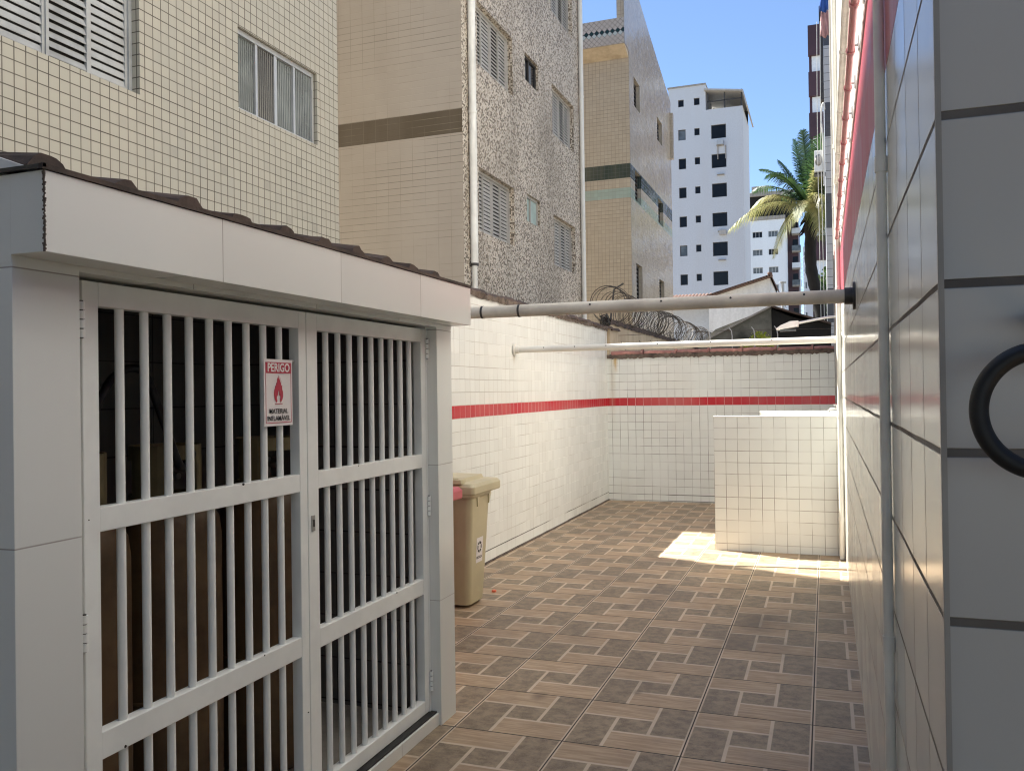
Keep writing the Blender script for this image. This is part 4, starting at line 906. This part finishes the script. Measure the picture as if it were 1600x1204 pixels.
# beige boundary wall beyond the yard, with razor wire
t = thing('boundary_wall', 'beige rendered wall beyond the yard carrying the razor wire coil', 'wall', (-2.9, 18, 0))
b = MB(); b.box(-2.99, XL, 11.64, 25, 0, 2.46, M['beige_wall']); b.build('wall', t)
b = MB(); vs = []; N = 150
for i in range(N+1):
    yy = 11.64+i*13.3/N; vs += [(XL+.01+random.uniform(0, .015), yy, 2.43-random.uniform(0, .02)), (XL+.02, yy, 2.475+random.uniform(0, .03)), (-2.99, yy, 2.48)]
b.raw(vs, [(i*3+j, i*3+j+1, (i+1)*3+j+1, (i+1)*3+j) for i in range(N) for j in range(2)], M['clay']); b.build('cap', t)
t = thing('razor_wire', 'coil of rusty razor wire stretched along top of beige wall', 'razor wire', (-2.9, 17.5, 2.5))
for ph in range(2):
    b = MB(); pts = []; turns = 40; per = 22; yv = 11.75
    for i in range(turns*per+1):
        s_ = i/per; a = 2*math.pi*s_*(1 if ph == 0 else -1)+ph*1.3
        R = .245+.02*math.sin(s_*1.7+ph)+.012*math.sin(s_*5.1)
        pts.append(Vector((-2.88+R*math.cos(a)+.02*math.sin(s_*.9), 11.75+12.0*(s_/turns)+.05*math.sin(s_*2.3+ph*2)+.1*math.cos(a+s_*.8), 2.71+R*math.sin(a)+.02*math.sin(s_*1.1))))
    b.tube(pts, .0055, M['wire'], 4, smooth=False)
    for i in range(0, len(pts)-1, 4):
        c = pts[i]; d_ = (pts[i+1]-pts[i]).normalized(); n_ = Vector((random.uniform(-1, 1), random.uniform(-1, 1), random.uniform(-1, 1))).cross(d_).normalized()
        b.raw([c-d_*.018+n_*.02, c+d_*.004, c+d_*.018-n_*.02, c+d_*.018+n_*.018, c-d_*.018-n_*.018], [(0, 1, 2), (3, 1, 4)], M['wire'])
    b.build('coil', t)
b = MB(); b.tube([(-2.9, 12.05, 2.46), (-2.85, 12.1, 2.95), (-2.72, 12.15, 3.04)], .014, M['dark_steel'], 8); b.build('bracket', t)
b = MB()                                                # tangled wire end at the yard corner
for k in range(9):
    pts = [Vector((-2.85+random.uniform(-.07, .09), 11.55+random.uniform(-.12, .12), 2.42+random.uniform(-.06, .12))) for _ in range(6)]
    b.tube(spline(pts, 5), .007, M['dark_steel'], 5)
b.build('tangle', t)
# V spikes and thin posts on the end wall
b = MB(); c0 = (0, 0, 0)
b.tube([(0, 0, 0), (-.045, 0, .085)], .0035, M['dark_steel'], 5); b.tube([(0, 0, 0), (.04, .01, .075)], .0035, M['dark_steel'], 5)
sp0 = b.build('wall_spike')
for i in range(6):
    o = sp0 if i == 0 else sp0.copy()
    if i: COL.objects.link(o)
    o.location = (-2.56+i*.215+.03*math.sin(i*2.2), 11.5, 2.045+.004*i); o.scale = (1.3, 1.3, 1.35)
    o.rotation_euler = (0, .12*math.sin(i*1.7), .3*i); tag(o, 'small V shaped metal spike on ridge tiles of the end wall', 'spike', 'spikes on the end wall')
b = MB(); b.tube([(0, 0, 0), (0, 0, .2), (-.01, 0, .27), (-.04, 0, .31)], .0075, M['alu'], 6); b.tube([(-.02, 0, .12), (.02, 0, .12)], .004, M['wire'], 5); fp0 = b.build('fence_post')
for i, lb in enumerate(('leftmost thin curved wire post rising from the end wall', 'thin curved wire post before the mossy gable, second from left', 'thin curved wire post at the mossy gable edge, third from left', 'rightmost thin curved wire post near the white floodlight')):
    o = fp0 if i == 0 else fp0.copy()
    if i: COL.objects.link(o)
    o.location = (-1.45+i*.29, 11.7, 2.0); tag(o, lb, 'post', 'wire posts on the end wall')
o = MB().tube(spline([Vector((-2.7, 11.7, 2.26)), Vector((-1.46, 11.7, 2.27)), Vector((-.58, 11.7, 2.265)), Vector((.1, 11.7, 2.25))], 6), .003, M['wire'], 5).build('fence_wire'); tag(o, 'thin wire strung level through the posts over the end wall', 'wire')

t = thing('floodlight', 'white street style lamp on a slanted arm from right wall', 'lamp', (XR, 10, 2.27))
b = MB(); b.tube([(XR, 10, 2.275), (.02, 10, 2.265), (-.28, 10, 2.215)], .014, M['white_metal'], 12); b.build('arm', t)
b = MB(); b.tube([(XR-.012, 10, 2.275), (XR, 10, 2.275)], .05, M['white_metal'], 14); b.build('wall_plate', t)
b = MB(); b.prism([(-.27, 9.93, 2.24), (-.36, 9.93, 2.235), (-.46, 9.93, 2.195), (-.515, 9.93, 2.155), (-.50, 9.93, 2.14), (-.27, 9.93, 2.175)], (0, .14, 0), M['white_metal']); b.build('head', t, .008)
b = MB(); b.box(-.47, -.30, 9.95, 10.05, 2.128, 2.146, M['glass_grey']); b.build('lens', t)

# ------------------------------------------------------------------ plants
def leaf_cloud(n, boxf, size, mat, seed):
    R = random.Random(seed); b = MB()
    for _ in range(n):
        c = boxf(R); d = Vector((R.uniform(-1, 1), R.uniform(-1, 1), R.uniform(-.8, .8))).normalized(); e = d.cross(Vector((R.uniform(-1, 1), R.uniform(-1, 1), R.uniform(-1, 1)))).normalized(); s = size*R.uniform(.6, 1.3)
        b.face([c-d*s, c+e*s*.42, c+d*s, c-e*s*.42], mat)
    return b
t = thing('shrub', 'bright yellow green shrub poking up behind the end wall tiles', 'shrub', (-.85, 12.6, 0))
def f(R):
    a = R.uniform(0, 6.28); k = R.choice([(-1.0, 2.07, .13), (-.87, 2.2, .14), (-.74, 2.08, .13), (-.88, 1.95, .25)]); q = k[2]*R.random()**.5
    return Vector((k[0]+q*math.cos(a), 12.6+R.uniform(-.18, .18), k[1]+q*math.sin(a)*.75))
leaf_cloud(760, f, .034, M['leafy'], 3).build('foliage', t)
b = MB()
for k in range(4): b.tube(spline([Vector((-.86, 12.6, -.02)), Vector((-.88+.03*k, 12.58, 1)), Vector((-1.02+.11*k, 12.6, 2.05))], 5), [.014]*10+[.005], M['trunk'], 6)
b.build('stem', t)
t = thing('bush', 'dark bushes massed at the foot of the palm', 'bush', (.2, 41, 0))
def f(R):
    k = R.choice([(.1, 41, 3, 1.1), (.8, 41.5, 4.2, 1.3), (.5, 41, 6.1, .9), (.9, 42, 2, 1.5), (.35, 42, 5, .8)]); v = Vector((R.gauss(0, 1), R.gauss(0, 1), R.gauss(0, 1))).normalized()*k[3]*R.random()**.4
    return Vector(k[:3])+v
leaf_cloud(2600, f, .16, M['hedge'], 5).build('foliage', t)
b = MB()
for k in range(4): b.tube(spline([Vector((.3+.2*k, 41.5, -.02)), Vector((.2+.2*k, 41.4, 2)), Vector((.1+.25*k, 41.2, 4.6))], 5), [.09]*10+[.03], M['trunk'], 7)
b.build('stem', t)

t = thing('palm_tree', 'coconut palm with yellowed lower fronds rising above the low roofs', 'palm tree', (.05, 38, 0))
CR = Vector((-.45, 38, 8.8))
b = MB(); P = spline([Vector((.25, 38, -.05)), Vector((.05, 38, 2.5)), Vector((-.15, 38, 4.6)), Vector((-.5, 38, 6.6)), CR], 8)
b.tube(P, [.30 - .06*min(1, i/10) - .02*(i/len(P)) + .025*(i % 2) + (.05 if i > len(P)-5 else 0) for i in range(len(P))], M['trunk'], 14); b.build('trunk', t)
b = MB()
for k in range(26):
    a = k*2.4; q = CR+Vector((.2*math.cos(a), .2*math.sin(a), -.1-.5*(k % 6)/5)); b.tube([q, q+Vector((.3*math.cos(a), .3*math.sin(a), -.35))], [.07, .02], M['trunk'], 6)
b.build('leaf_bases', t)
R = random.Random(11)
def frond(tip, arch, mat, ln=.62, droop=.5, n=44):
    b = MB(); tip = Vector(tip); mid = CR.lerp(tip, .5)+Vector((0, 0, arch)); pts = []
    for i in range(n+1):
        s = i/n; pts.append(CR*(1-s)**2+mid*2*s*(1-s)+tip*s*s)
    b.tube(pts[::4]+[pts[-1]] if n % 4 else pts[::4], [.045-.038*i/(n//4) for i in range(n//4+1)], mat, 5)
    for i in range(5, n+1):
        s = i/n; d = (pts[i]-pts[i-1]).normalized(); sd = d.cross(Vector((0, 0, 1)));
        if sd.length < .05: sd = Vector((1, 0, 0))
        sd.normalize(); upn = sd.cross(d); L = 1.45*ln*(math.sin(math.pi*min(1, .12+s*.86))**.6)*R.uniform(.85, 1.1)
        for g_ in (-1, 1):
            for dup in (0, .5):
                q = pts[i]-(pts[i]-pts[i-1])*dup
                dr = (sd*g_*(.75+R.uniform(-.1, .1)) + d*.55 + upn*.12).normalized()
                p1 = q+dr*L*.5+Vector((0, 0, -droop*L*.12)); p2 = q+dr*L*.85+Vector((0, 0, -droop*L*R.uniform(.45, .75))); w = d*.019
                b.face([q-w, q+w, p1+w*.9, p1-w*.9], mat); b.face([p1-w*.9, p1+w*.9, p2], mat)
    b.build('frond', t)
GR, OL = M['frond'], M['frond_old']
frond((-3.75, 37.5, 8.3), 1.5, OL, .75, 1.0); frond((-2.9, 38.6, 9.3), 1.3, OL, .7, .8); frond((-1.95, 37, 6.9), 1.6, OL, .6, .9)
frond((-2.5, 38.3, 10.9), .9, GR, .6, .5); frond((-1.75, 38.6, 11.3), .2, GR, .62, .4); frond((-1.1, 38.5, 12.1), -.1, GR, .6, .4)
frond((-.35, 39, 11.7), .3, GR, .7, .4); frond((.35, 38.6, 12.0), .2, GR, .7, .5); frond((.9, 38.3, 11.2), .8, GR, .75, .6)
frond((.7, 37, 9.9), 1.6, OL, .65, .8); frond((.9, 37.6, 8.0), 1.7, OL, .7, .9); frond((.3, 36.6, 8.6), 1.5, OL, .6, .9); frond((-1.0, 36.3, 8.2), 1.4, OL, .55, .9)
frond((-1.6, 40, 9.9), 1.1, GR, .6, .6); frond((.2, 41, 10.2), 1.2, GR, .6, .6); frond((.4, 36.9, 10.9), .9, OL, .6, .6); frond((1.4, 38.5, 9.3), 1.5, GR, .7, .7)
frond((-.75, 37.6, 12.2), .2, GR, .7, .4); frond((.05, 37.4, 11.9), .5, GR, .75, .5); frond((-2.1, 37.2, 10.4), 1.0, GR, .7, .7); frond((-2.9, 39.3, 10.2), 1.2, GR, .65, .7); frond((.6, 39.4, 11.6), .5, GR, .75, .5); frond((-.1, 36.3, 7.4), 1.7, OL, .55, .9); frond((.5, 38.9, 6.9), 2.0, GR, .7, .9)
